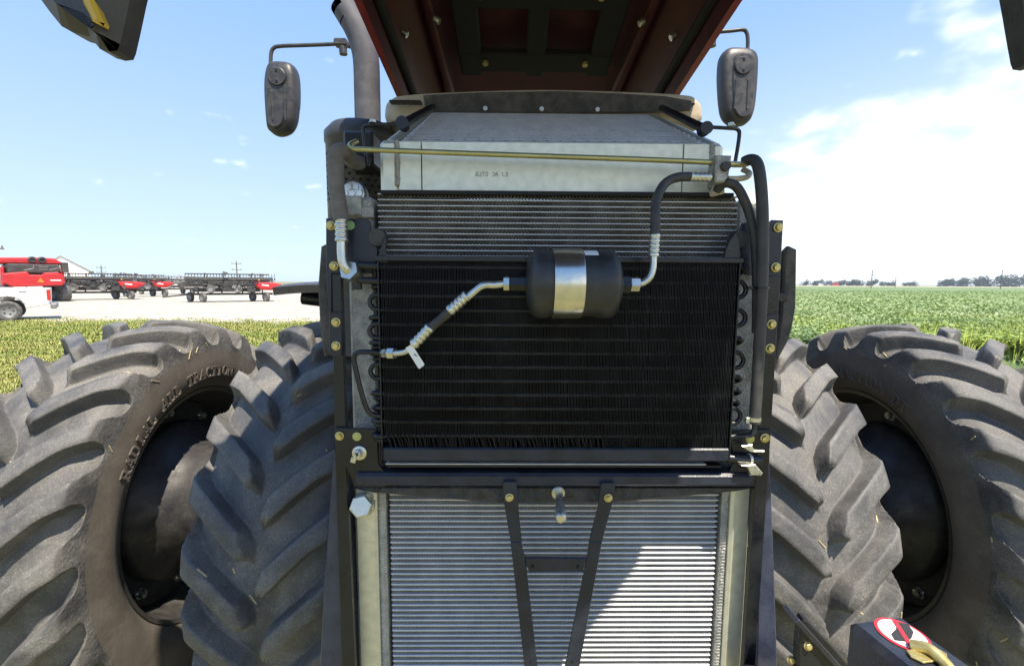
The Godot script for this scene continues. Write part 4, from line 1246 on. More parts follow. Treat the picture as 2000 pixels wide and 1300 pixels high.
# one raised hood: the side skirts lean in to a flat top, the nose rounds off above the camera
func make_hood() -> void:
	var hd := group_of("hood", tractor)
	var zs := [-1.25, -0.82, -0.37, 0.0, 0.3, 0.52, 0.66, 0.77, 0.85, 0.9]
	var hx := [0.485, 0.5, 0.515, 0.54, 0.57, 0.59, 0.575, 0.48, 0.31, 0.0]
	var skins := []
	var lines := []
	for off in [0.0, 0.022]:
		var rows := []
		for i in zs.size():
			var z: float = zs[i]
			var y: float = 2.32 + (z + 0.82) * 0.205
			var w: float = maxf(hx[i] + off * (1.0 if hx[i] > 0 else 0.0), 0.002)
			var z2: float = z + (off if i == zs.size() - 1 else 0.0)
			var top: float = 0.27 + off
			var line := []
			for q in [[1.0, 0.0], [0.985, 0.09], [0.93, 0.17], [0.8, 0.235], [0.68, 0.265], [0.34, 0.29], [0.0, 0.297], [-0.34, 0.29], [-0.68, 0.265], [-0.8, 0.235], [-0.93, 0.17], [-0.985, 0.09], [-1.0, 0.0]]:
				line.append(Vector3(q[0] * w, y + q[1] * top / 0.27, z2 - q[1] * 0.2))
			rows.append(line)
		lines.append(rows)
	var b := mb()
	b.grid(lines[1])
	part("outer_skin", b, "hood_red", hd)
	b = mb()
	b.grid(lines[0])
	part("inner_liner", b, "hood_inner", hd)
	b = mb()
	for e in [0, 12]:
		for i in zs.size() - 1:
			b.quad(lines[0][i][e], lines[0][i + 1][e], lines[1][i + 1][e], lines[1][i][e])
	for k in 12:
		b.quad(lines[0][0][k], lines[0][0][k + 1], lines[1][0][k + 1], lines[1][0][k])
	part("edge_trim", b, "hood_red", hd)
	for s in [-1.0, 1.0]:
		# rubber strip inside the skirt, a rib above it, studs
		var p := []
		var p2 := []
		for i in range(0, 6):
			var y: float = 2.32 + (zs[i] + 0.82) * 0.205
			p.append(Vector3(s * (hx[i] - 0.014), y + 0.075, zs[i] - 0.015))
			p2.append(Vector3(s * (hx[i] - 0.12), y + 0.222, zs[i] - 0.045))
		b = mb()
		b.tube(curve(p, 4), 0.018, 8)
		part("skirt_seal", b, "dark", hd)
		b = mb()
		b.tube(curve(p2, 4), 0.022, 6)
		part("stiffener", b, "hood_inner", hd)
		for i in range(1, 5):
			for q in [[0.018, 0.155], [0.13, 0.2]]:
				var z: float = -0.9 + 0.2 * i
				var y: float = 2.32 + (z + 0.82) * 0.205
				disc("stud", Vector3(s * (0.495 - q[0]), y + q[1], z - 0.03), 0.012, 0.02, "zinc", hd, Vector3(-s, -0.6, 0.0))
	# black frame under the top with four open bays
	var grade := Basis(Vector3.RIGHT, -0.2)
	for x in [-0.26, 0.0, 0.26]:
		b = mb()
		b.box(Vector3(x, 2.32 + 0.62 * 0.205 + 0.238, -0.25), Vector3(0.075 if x == 0.0 else 0.09, 0.035, 1.7), 0.006, grade)
		part("frame_rail", b, "dark", hd)
	for z in [-0.95, -0.62, -0.3, 0.03, 0.35]:
		b = mb()
		b.box(Vector3(0, 2.32 + (z + 0.82) * 0.205 + 0.236, z - 0.05), Vector3(0.6, 0.032, 0.11), 0.006, grade)
		part("frame_rail", b, "dark", hd)
		for x in [-0.2, 0.2]:
			disc("stud", Vector3(x, 2.32 + (z + 0.82) * 0.205 + 0.22, z - 0.03), 0.012, 0.012, "yellow_zinc", hd, Vector3(0, -1, 0.2))
	# lamp pods hanging from the nose corners
	for s in [-1, 1]:
		var pod := group_of("lamp_pod", tractor)
		var out: Array = [Vector2(-0.874, 2.209), Vector2(-0.8289, 2.1352), Vector2(-0.7694, 2.0545), Vector2(-0.7417, 2.0145), Vector2(-0.7283, 1.995), Vector2(-0.7146, 1.9773), Vector2(-0.7013, 1.9702), Vector2(-0.6863, 1.9664), Vector2(-0.6775, 1.9638), Vector2(-0.6654, 1.9486), Vector2(-0.6531, 1.9454), Vector2(-0.6418, 1.9468), Vector2(-0.6376, 1.9549), Vector2(-0.6292, 1.9816), Vector2(-0.6189, 2.016), Vector2(-0.5945, 2.0939), Vector2(-0.5588, 2.2136)]
		var sh := []
		for q in out:
			sh.append(q if s < 0 else Vector2(-q.x - 0.017, q.y))
		b = mb()
		b.prism(sh, 0.05, Transform3D(Basis.IDENTITY, Vector3(0, 0, 0.335)), 0.022)
		part("pod_shell", b, "plastic", pod)
		var ln := []
		for q in [Vector2(-0.6657, 2.0113), Vector2(-0.6626, 1.9939), Vector2(-0.6563, 1.9813), Vector2(-0.6525, 1.9719), Vector2(-0.6468, 1.9688), Vector2(-0.639, 1.9657), Vector2(-0.6374, 1.9696), Vector2(-0.6418, 1.9803), Vector2(-0.6538, 2.0115)]:
			ln.append(q if s < 0 else Vector2(-q.x - 0.027, q.y))
		b = mb()
		b.prism(ln, 0.012, Transform3D(Basis.IDENTITY, Vector3(0, 0, 0.36)), 0.004)
		part("marker_lens", b, "lamp_amber", pod)
		b = mb()
		var hang := Vector3(s * 0.6, 2.5, 0.3)
		b.box(hang + Vector3(0.1 * s, -0.07, 0.03), Vector3(0.34, 0.4, 0.06), 0.02)
		part("pod_mount", b, "plastic", pod)


func make_body() -> void:
	var b := mb()
	b.box(Vector3(0, 1.35, -1.3), Vector3(0.62, 0.9, 1.6), 0.05)
	part("engine", b, "dark", tractor)
	b = mb()
	b.box(Vector3(0, 0.85, -2.3), Vector3(0.5, 0.5, 4.0), 0.05)
	part("chassis", b, "black_paint", tractor)
	b = mb()
	b.box(Vector3(0, 0.4, -0.4), Vector3(0.7, 0.24, 0.6), 0.03)
	part("support_casting", b, "black_paint", tractor)
	# cab: frame posts, glass and roof behind the raised hood
	var cab := group_of("cab", tractor)
	for x in [-0.62, 0.62]:
		for z in [-2.55, -3.9]:
			b = mb()
			b.box(Vector3(x, 2.15, z), Vector3(0.07, 1.3, 0.08), 0.015)
			part("cab_post", b, "black_paint", cab)
	b = mb()
	b.box(Vector3(0, 2.84, -3.25), Vector3(1.36, 0.14, 1.6), 0.05)
	part("roof", b, "hood_red", cab)
	b = mb()
	b.box(Vector3(0, 1.5, -3.25), Vector3(1.3, 0.35, 1.5), 0.04)
	part("cab_floor", b, "black_paint", cab)
	b = mb()
	b.box(Vector3(0, 2.2, -2.56), Vector3(1.15, 1.1, 0.008))
	part("windscreen", b, "glass", cab)
	# step bar beside the right wheel with its warning decal and latch
	var bar := group_of("step_bar", tractor)
	var p0: Vector3 = Vector3(0.6016, 1, 0.1811)
	var p1: Vector3 = Vector3(0.6222, 1, 0.3136)
	var dir := (p1 - p0).normalized()
	var turn := Basis(dir.cross(Vector3.UP).normalized() * 1.0, Vector3.UP, -dir)
	b = mb()
	b.box(p0 + dir * 0.26 - Vector3(0, 0.05, 0), Vector3(0.122, 0.1, 0.52), 0.012, turn)
	part("beam", b, "bar_paint", bar)
	var ov: Vector3 = p0 + dir * 0.05 + Vector3(0.008, 0.0012, 0.0)
	var flat := Basis(turn.x, turn.z * -1.0, Vector3.UP)
	for q in [[0.039, 0.0, "decal_red"], [0.034, 0.0008, "white_label"]]:
		b = mb()
		var ring := []
		for k in 32:
			ring.append(Vector2(cos(TAU * k / 32.0) * q[0], sin(TAU * k / 32.0) * q[0] * 1.12))
		b.prism(ring, 0.0012, Transform3D(flat, ov + Vector3(0, q[1], 0)))
		part("decal", b, q[2], bar)
	b = mb()
	b.prism([Vector2(-0.033, -0.018), Vector2(-0.02, -0.028), Vector2(0.0, -0.012), Vector2(0.022, -0.002), Vector2(0.03, 0.012), Vector2(0.012, 0.018), Vector2(-0.006, 0.012), Vector2(-0.024, 0.0)], 0.0012, Transform3D(flat, ov + Vector3(0, 0.0018, 0)))
	part("decal_print", b, "ink", bar)
	b = mb()
	b.box(ov + Vector3(0, 0.0028, 0), Vector3(0.007, 0.001, 0.07), 0.0, turn * Basis(Vector3.UP, -0.5))
	part("decal_stroke", b, "decal_red", bar)
	var lt: Vector3 = Vector3(0.6186, 1, 0.2811)
	var lb := mb()
	lb.prism([Vector2(-0.03, -0.012), Vector2(0.028, -0.014), Vector2(0.034, 0.0), Vector2(0.026, 0.014), Vector2(-0.022, 0.015), Vector2(-0.034, 0.004)], 0.003, Transform3D(flat, lt + Vector3(0, 0.004, 0)), 0.001)
	part("latch_plate", lb, "yellow_zinc", bar)
	pipe("latch_pin", [lt + Vector3(-0.012, 0.006, -0.018), lt + Vector3(0.002, 0.014, 0.0), lt + Vector3(0.008, 0.008, 0.024), lt + Vector3(0.006, 0.0, 0.05)], 0.0095, "yellow_zinc", bar, 12)
	plate("bracket_plate", [Vector2(0.5182, 0.9221), Vector2(0.5217, 0.9337), Vector2(0.533, 0.9279), Vector2(0.5947, 0.8634), Vector2(0.6772, 0.7716), Vector2(0.5221, 0.7721), Vector2(0.5161, 0.873)], 0.1, 0.02, "black_paint", bar, 0.003)
	b = mb()
	b.box(Vector3(0.6036, 0.8246, 0.085), Vector3(0.3, 0.012, 0.05), 0.002, Basis(Vector3.BACK, -0.83))
	part("bracket_arm", b, "bar_paint", bar)
	b = mb()
	b.box(Vector3(0.5268, 0.7258, 0.05), Vector3(0.2, 0.07, 0.05), 0.006, Basis(Vector3.BACK, -0.1))
	part("bracket_arm", b, "black_paint", bar)
	for p in [Vector3(0.5342, 0.8726, 0.101), Vector3(0.5702, 0.9017, 0.175), Vector3(0.514, 0.823, 0.08)]:
		make_bolt("bolt", p, 0.009, bar, "yellow_zinc", Vector3(0, 0.3, 1), rng.randf())


func make_tractor() -> void:
	tractor = thing("tractor", "large tractor with raised red hood, exposed radiators and dual front wheels", "tractor")
	make_wheels()
	make_coolers()
	make_condenser()
	make_frame()
	make_lines()
	make_upper()


func sheet(a: Array, y: float) -> Mb:
	var b := mb()
	var p := PackedVector2Array(a)
	var ids := Geometry2D.triangulate_polygon(p)
	for i in range(0, ids.size(), 3):
		var q := [Vector3(p[ids[i]].x, y, p[ids[i]].y), Vector3(p[ids[i + 1]].x, y, p[ids[i + 1]].y), Vector3(p[ids[i + 2]].x, y, p[ids[i + 2]].y)]
		b.face(q, Vector3(0, y - 10.0, 0))
	return b


func make_ground() -> void:
	structure("ground", sheet([Vector2(-2500, 400), Vector2(2500, 400), Vector2(2500, -2500), Vector2(-2500, -2500)], 0.0), "grass_soil")
	var edge := []
	for k in 140:
		var x := lerpf(-60.0, -1.0, k / 139.0)
		edge.append(Vector2(x, lerpf(-18.2, -16.8, k / 139.0) + rng.randf_range(-0.5, 0.5) + 0.5 * sin(x * 0.7)))
	edge.append(Vector2(2.5, -20)); edge.append(Vector2(3, -140)); edge.append(Vector2(-260, -140)); edge.append(Vector2(-260, -17))
	structure("gravel_lot", sheet(edge, 0.012), "gravel")
	# the crop's closed canopy: a rough sheet, then paler land to the tree line
	var hump := FastNoiseLite.new()
	hump.seed = 5; hump.frequency = 0.5; hump.fractal_octaves = 3
	var b := mb()
	var rows := []
	for i in 70:
		var d := 8.5 * pow(110.0 / 8.5, i / 69.0)
		var line := []
		for k in 60:
			var x := d * lerpf(0.32, 1.7, k / 59.0)
			var h := 0.36 + 0.12 * hump.get_noise_2d(x * 3.0, d * 3.0) if i > 2 else 0.02
			line.append(Vector3(x, h, 1.03 - d))
		rows.append(line)
	b.grid(rows)
	structure("field", b, "field_soil")
	structure("far_field", sheet([Vector2(18, -100), Vector2(420, -100), Vector2(900, -330), Vector2(18, -330)], 0.3), "far_field")
	structure("stubble_field", sheet([Vector2(18, -331), Vector2(1300, -331), Vector2(1800, -720), Vector2(-100, -720)], 0.3), "stubble")


# ---------------------------------------------------------------- plants

func leaflet(b: Mb, at: Vector3, dir: Vector3, long: float, wide: float, tint: Color) -> void:
	var side := dir.cross(Vector3.UP).normalized() * wide
	var tip := at + dir * long + Vector3(0, -long * 0.18, 0)
	var mid := at + dir * long * 0.45
	var k := b.v.size()
	for p in [at, mid - side, mid + side, tip]:
		b.v.append(p); b.c.append(tint)
	var n := side.cross(dir).normalized()
	if n.y < 0.0:
		n = -n
	for q in 4:
		b.n.append(n)
	b.t.append_array(PackedInt32Array([k, k + 1, k + 2, k + 1, k + 3, k + 2]))


func bean_plant(seed_no: int, grow: float) -> ArrayMesh:
	var r := RandomNumberGenerator.new()
	r.seed = seed_no
	var b := mb()
	for i in 16:
		var a := r.randf() * TAU
		var at := Vector3(cos(a), 0, sin(a)) * r.randf_range(0.02, 0.16) + Vector3(0, r.randf_range(-0.05, 0.2), 0)
		var dir := Vector3(cos(a + r.randf_range(-0.7, 0.7)), r.randf_range(-0.1, 0.75), sin(a + r.randf_range(-0.7, 0.7))).normalized()
		var shade := r.randf_range(0.75, 1.25)
		leaflet(b, at, dir, r.randf_range(0.06, 0.11) * grow, r.randf_range(0.022, 0.036) * grow, Color(shade, shade, shade))
	return b.mesh(M["leaf"])


func blade_clump(seed_no: int, count: int, tall: float, wide: float, spread: float) -> ArrayMesh:
	var r := RandomNumberGenerator.new()
	r.seed = seed_no
	var b := mb()
	for i in count:
		var a := r.randf() * TAU
		var at := Vector3(cos(a), 0, sin(a)) * r.randf() * spread
		var lean := Vector3(cos(a), 0, sin(a)) * r.randf_range(0.1, 0.5)
		var h := tall * r.randf_range(0.55, 1.0)
		var side := Vector3(-sin(a), 0, cos(a)).rotated(Vector3.UP, r.randf_range(-1, 1)) * wide
		var shade := r.randf_range(0.75, 1.25)
		var k := b.v.size()
		var mid := at + Vector3(0, h * 0.6, 0) + lean * h * 0.35
		var tip := at + Vector3(0, h, 0) + lean * h
		for p in [at - side, at + side, mid - side * 0.8, mid + side * 0.8, tip]:
			b.v.append(p); b.n.append((lean + Vector3(0, 0.6, 0.3)).normalized()); b.c.append(Color(shade, shade, shade * 0.9))
		b.t.append_array(PackedInt32Array([k, k + 1, k + 3, k, k + 3, k + 2, k + 2, k + 3, k + 4]))
	return b.mesh(M["grass_blade"])


func scatter(called: String, label: String, category: String, m: Mesh, places: Array, tints: Array) -> void:
	var mm := MultiMesh.new()
	mm.transform_format = MultiMesh.TRANSFORM_3D
	mm.use_colors = true
	mm.mesh = m
	mm.instance_count = places.size()
	for i in places.size():
		mm.set_instance_transform(i, places[i]); mm.set_instance_color(i, tints[i])
	var o := MultiMeshInstance3D.new()
	o.name = numbered(called); o.multimesh = mm
	add_child(o)
	tag(o, label, category)
	o.set_meta("kind", "stuff")


func make_plants() -> void:
	var r := RandomNumberGenerator.new()
	r.seed = 77
	var dense := FastNoiseLite.new()
	dense.seed = 3; dense.frequency = 0.16; dense.fractal_octaves = 3
	for v in 3:
		var places := []
		var tints := []
		for i in 11000:
			var d := 9.5 * pow(100.0 / 9.5, pow(r.randf(), 0.8))
			var x := d * r.randf_range(0.42, 1.45)
			var s := clampf(d / 13.0, 1.0, 4.5) * r.randf_range(0.8, 1.25)
			var y := 0.36 + 0.1 * r.randf() - 0.05 * (s - 1.0)
			places.append(Transform3D(Basis(Vector3.UP, r.randf() * TAU).scaled(Vector3(s, minf(s, 1.6), s)), Vector3(x, y, 1.03 - d)))
			var k := clampf(0.5 + dense.get_noise_2d(x, d) * 0.9 + r.randf_range(-0.25, 0.25), 0, 1)
			tints.append(Color(0.16, 0.25, 0.08).lerp(Color(0.28, 0.36, 0.15), k) if v < 2 else Color(0.24, 0.34, 0.1).lerp(Color(0.44, 0.5, 0.28), k))
		scatter("bean_crop", ["dark green bean leaves filling the field on the right", "green bean leaves of the field canopy", "pale upturned bean leaves among the field canopy"][v], "bean crop", bean_plant(40 + v, 1.0), places, tints)
	# lush weeds along the field edge
	for v in 2:
		var places := []
		var tints := []
		for i in 2600:
			var d := 9.2 * pow(24.0 / 9.2, r.randf())
			var x := d * r.randf_range(0.45, 1.15)
			var edge := dense.get_noise_2d(x * 1.4 + 40.0, d * 1.4)
			if edge < (d - 13.5) * 0.06:
				continue
			var s := r.randf_range(0.7, 1.25)
			places.append(Transform3D(Basis(Vector3.UP, r.randf() * TAU).scaled(Vector3(s, s, s)), Vector3(x, 0.1 if v == 0 else 0.45, 1.03 - d)))
			tints.append(Color(0.22, 0.31, 0.05).lerp(Color(0.42, 0.5, 0.11), r.randf()))
		if v == 0:
			scatter("tall_weeds", "tall yellow-green weeds along the near edge of the field", "weeds", blade_clump(9, 12, 0.62, 0.008, 0.16), places, tints)
		else:
			scatter("leafy_weeds", "bright leafy weeds rising out of the bean field edge", "weeds", bean_plant(61, 1.1), places, tints)
	# the mown strip on the left
	var lawn := []
	var lt := []
	for i in 30000:
		var d := 4.0 * pow((18.2 + r.randf() * r.randf() * 3.5) / 4.0, pow(r.randf(), 0.75))
		var x := d * r.randf_range(-1.5, -0.28)
		if x > -1.9 and d < 4.0:
			continue
		var s := r.randf_range(0.6, 1.3) * clampf(d / 9.0, 0.8, 1.6)
		lawn.append(Transform3D(Basis(Vector3.UP, r.randf() * TAU).scaled(Vector3(s, s * 0.9, s)), Vector3(x, 0.0, 1.03 - d)))
		var k := clampf(0.5 + dense.get_noise_2d(x * 2.0, d * 3.0) + r.randf_range(-0.2, 0.2), 0, 1)
		lt.append(Color(0.27, 0.35, 0.08).lerp(Color(0.46, 0.46, 0.17), k))
	scatter("grass", "mown yellow-green grass strip between the wheels and the gravel", "grass", blade_clump(21, 14, 0.05, 0.006, 0.12), lawn, lt)


var crown_meshes := []
var trunk_mesh: ArrayMesh
func make_trees() -> void:
	for v in 4:
		var r := RandomNumberGenerator.new()
		r.seed = 300 + v
		var b := mb()
		var lobes := []
		for i in 7 + v:
			lobes.append([Vector3(r.randf_range(-0.34, 0.34), r.randf_range(0.32, 0.85), r.randf_range(-0.3, 0.3)), r.randf_range(0.13, 0.22)])
		for i in 620:
			var l: Array = lobes[r.randi() % lobes.size()]
			var o := Vector3(r.randfn(), r.randfn(), r.randfn()).normalized()
			var dir := (o + Vector3(r.randf_range(-0.6, 0.6), r.randf_range(-0.6, 0.6), r.randf_range(-0.6, 0.6))).normalized()
			var shade := r.randf_range(0.7, 1.3)
			leaflet(b, l[0] + o * l[1] * r.randf_range(0.7, 1.05), dir, r.randf_range(0.08, 0.14), r.randf_range(0.04, 0.065), Color(0.05, 0.085, 0.03) * shade if v % 2 else Color(0.065, 0.1, 0.03) * shade)
		crown_meshes.append(b.mesh(M["leaf"]))
	var t := mb()
	t.tube([Vector3(0, 0, 0), Vector3(0.01, 0.25, 0), Vector3(0.0, 0.55, 0.01)], [0.035, 0.026, 0.012], 7)
	t.tube([Vector3(0.005, 0.22, 0), Vector3(0.12, 0.4, 0.03), Vector3(0.2, 0.55, 0.05)], [0.018, 0.012, 0.006], 5)
	t.tube([Vector3(0.0, 0.28, 0), Vector3(-0.12, 0.45, -0.02), Vector3(-0.2, 0.6, -0.04)], [0.017, 0.011, 0.006], 5)
	trunk_mesh = t.mesh(M["bark"])
	# where the crowns stand along the horizon: metres to the right at 650 m, height, width
	var at := [[408, 8, 9, "low round tree at the left end of the far tree line, beside the mud flap"], [418, 6.5, 8, "small tree beside the leftmost tree of the far tree line"], [431, 8.5, 10, "broad tree left of the red barn on the horizon"], [437, 7, 8, "short tree just left of the red barn"],
		[455, 7.5, 10, "first tree right of the red barn on the horizon"], [462, 8, 10, "second tree right of the red barn"], [469, 8.5, 11, "third tree right of the red barn, in the even row"], [477, 8.5, 11, "fourth tree right of the red barn, in the even row"], [485, 7.5, 9, "last tree of the even row left of the tall pole"],
		[496, 8.5, 10, "tree behind the tall pole nearest to the red barn"], [505, 9, 10, "rounded tree just right of the tall pole"], [514, 6, 8, "low tree between the tall pole and the short pole"], [524, 7, 9, "tree by the short pole on the horizon"], [531, 5.5, 7, "small bush-like tree right of the short pole"],
		[543, 5.5, 8, "low wide tree in the gap of the far tree line"], [552, 5.0, 7, "lower neighbour of the lone dark tree on the horizon"], [562, 7.5, 8, "lone dark tree in the gap of the far tree line"],
		[594, 10, 11, "first tree of the tall wood on the right of the horizon"], [603, 9.5, 11, "second tree of the tall wood on the right"], [612, 10.5, 12, "third tree of the tall wood on the right"], [621, 11.5, 12, "fourth tree of the tall wood, slightly taller"], [631, 12.5, 13, "fifth tree of the tall wood, with a rounded top"],
		[641, 12, 13, "sixth tree of the tall wood on the right"], [652, 14, 14, "seventh tree of the tall wood, tall and broad"], [662, 13, 13, "eighth tree of the tall wood, left of the right-hand pole"], [673, 14.5, 15, "tree of the tall wood behind the right-hand pole"], [685, 15, 15, "tree of the tall wood just right of the right-hand pole"],
		[697, 16, 16, "second tree right of the right-hand pole"], [710, 17.5, 17, "tallest tree at the right edge of the tree line"], [724, 17, 16, "tree at the frame's right edge on the horizon"]]
	var k := 0
	for a in at:
		var o := thing("tree", a[3], "tree", Transform3D(Basis(Vector3.UP, k * 1.7), Vector3(a[0], 0.25, -649.0 + 6.0 * sin(k * 2.3))), "trees along the far side of the field")
		put("trunk", trunk_mesh, o, Transform3D(Basis.IDENTITY.scaled(Vector3(a[2] * 0.8, a[1], a[2] * 0.8)), Vector3.ZERO))
		put("crown", crown_meshes[k % 4], o, Transform3D(Basis.IDENTITY.scaled(Vector3(a[2] * 1.45, a[1] * 1.25, a[2] * 1.45)), Vector3(0, -a[1] * 0.25, 0)))
		k += 1


# ---------------------------------------------------------------- machines and buildings in the yard

func tyre_simple(radius: float, wide: float, tread: bool) -> Mb:
	var b := mb()
	var w := wide / 2.0
	b.lathe([Vector2(-w * 0.8, radius * 0.58), Vector2(-w, radius * 0.75), Vector2(-w, radius * 0.9), Vector2(-w * 0.75, radius), Vector2(w * 0.75, radius), Vector2(w, radius * 0.9), Vector2(w, radius * 0.75), Vector2(w * 0.8, radius * 0.58)], aim(Vector3.ZERO, Vector3.RIGHT), 28, 0.6)
	if tread:
		for k in 18:
			for s in [-1.0, 1.0]:
				var a := TAU * (k + (0.5 if s > 0 else 0.0)) / 18.0
				var bs := Basis(Vector3.RIGHT, a)
				b.box(bs * Vector3(s * w * 0.45, radius * 1.0, 0), Vector3(w * 1.05, radius * 0.07, radius * 0.075), 0.0, bs * Basis(Vector3.UP, s * 0.7))
	return b


func small_wheel(parent: Node3D, at: Vector3, radius: float, wide: float, turn: float, tread := false, rim := "machine_grey") -> void:
	var w := group_of("wheel", parent, Transform3D(Basis(Vector3.UP, turn), at))
	part("tyre", tyre_simple(radius, wide, tread), "rubber", w)
	var b := mb()
	b.lathe([Vector2(-wide * 0.3, 0.0), Vector2(-wide * 0.3, radius * 0.5), Vector2(-wide * 0.42, radius * 0.6), Vector2(wide * 0.42, radius * 0.6), Vector2(wide * 0.3, radius * 0.5), Vector2(wide * 0.3, 0.0)], aim(Vector3.ZERO, Vector3.RIGHT), 22)
	part("rim", b, rim, w)


func slab(called: String, at: Vector3, size: Vector3, material: String, parent: Node3D, bevel := 0.03, turn := Basis.IDENTITY) -> MeshInstance3D:
	var b := mb()
	b.box(at, size, bevel, turn)
	return part(called, b, material, parent)


func rod(called: String, a: Vector3, d: Vector3, r: float, material: String, parent: Node3D) -> MeshInstance3D:
	var b := mb()
	b.tube([a, (a + d) / 2.0, d], r, 8)
	return part(called, b, material, parent)


func make_combine() -> void:
	var at: Vector3 = Vector3(-34.6791, 0, -34.3773)
	var c := thing("combine_harvester", "red combine harvester seen from behind, parked beyond the white pickup", "combine", Transform3D(Basis(Vector3.UP, 0.86).scaled(Vector3.ONE * 0.94), at))
	var b := mb()
	b.prism([Vector2(-1.75, 1.5), Vector2(-1.3, 1.2), Vector2(1.45, 1.3), Vector2(1.62, 1.5), Vector2(1.6, 2.1), Vector2(1.25, 2.35), Vector2(0.5, 2.3), Vector2(0.35, 2.12), Vector2(-0.3, 2.12), Vector2(-0.45, 2.35), Vector2(-1.0, 2.3), Vector2(-1.75, 2.2)], 0.5, Transform3D(Basis.IDENTITY, Vector3(0, 0, 0.4)), 0.08)
	part("body_hood", b, "machine_red", c)
	slab("side_panel", Vector3(-1.7, 2.0, -2.0), Vector3(0.2, 1.4, 4.2), "machine_red", c, 0.06)
	slab("side_panel", Vector3(1.6, 2.1, -2.0), Vector3(0.2, 1.2, 4.2), "machine_red", c, 0.06)
	slab("body", Vector3(0, 2.1, -2.4), Vector3(3.0, 1.7, 4.6), "machine_dark", c, 0.1)
	b = mb()
	b.prism([Vector2(-1.9, 2.95), Vector2(1.7, 2.95), Vector2(1.75, 3.1), Vector2(1.2, 3.45), Vector2(0.5, 3.5), Vector2(-1.9, 3.4)], 3.4, Transform3D(Basis.IDENTITY, Vector3(0, 0, -1.9)), 0.1)
	part("grain_tank", b, "machine_red", c)
	slab("engine_bay", Vector3(0, 2.6, -0.15), Vector3(2.9, 0.7, 0.5), "machine_dark", c, 0.06)
	slab("air_box", Vector3(1.75, 2.75, 0.0), Vector3(0.42, 0.8, 0.7), "machine_dark", c, 0.05)
	for x in [-0.05, 0.5]:
		b = mb()
		b.lathe([Vector2(-0.4, 0.24), Vector2(0.1, 0.24), Vector2(0.12, 0.2), Vector2(0.12, 0.15), Vector2(0.02, 0.14), Vector2(0.02, 0.0)], aim(Vector3(x, 3.3, 0.0), Vector3.BACK), 22)
		part("exhaust_port", b, "machine_dark", c)
	for q in [[-0.6, 2.45, -0.05, 2.62], [-0.05, 2.62, -0.05, 2.85], [0.25, 2.55, 0.75, 2.55], [0.25, 2.75, 0.75, 2.75], [0.8, 2.5, 1.3, 2.68], [1.3, 2.9, 1.5, 2.4]]:
		rod("hand_rail", Vector3(q[0], q[1], 0.35), Vector3(q[2], q[3], 0.35), 0.025, "machine_grey", c)
	for k in 4:
		slab("step", Vector3(0.1, 1.12 - 0.24 * k, 0.35), Vector3(1.3, 0.05, 0.12), "machine_dark", c, 0.01)
	for x in [-0.55, 0.75]:
		rod("ladder_side", Vector3(x, 1.3, 0.35), Vector3(x, 0.3, 0.35), 0.03, "machine_dark", c)
	b = mb()
	b.prism([Vector2(-0.2, 0), Vector2(0.2, 0), Vector2(0.0, 0.34)], 0.02, Transform3D(Basis.IDENTITY, Vector3(0.25, 1.55, 0.665)))
	part("slow_vehicle_triangle", b, "orange_marker", c)
	slab("name_strip", Vector3(1.1, 1.72, 0.655), Vector3(0.62, 0.09, 0.012), "white_label", c, 0.0)
	disc("lamp", Vector3(0.75, 0.85, 0.3), 0.08, 0.05, "lamp_amber", c)
	slab("axle", Vector3(0, 0.75, -0.5), Vector3(3.0, 0.28, 0.3), "machine_dark", c)
	small_wheel(c, Vector3(-1.6, 0.72, -0.5), 0.72, 0.6, 0.25, true)
	small_wheel(c, Vector3(1.6, 0.72, -0.5), 0.72, 0.6, 0.25, true)
	small_wheel(c, Vector3(-1.8, 0.98, -4.2), 0.98, 0.75, 0.0, true)
	small_wheel(c, Vector3(1.8, 0.98, -4.2), 0.98, 0.75, 0.0, true)


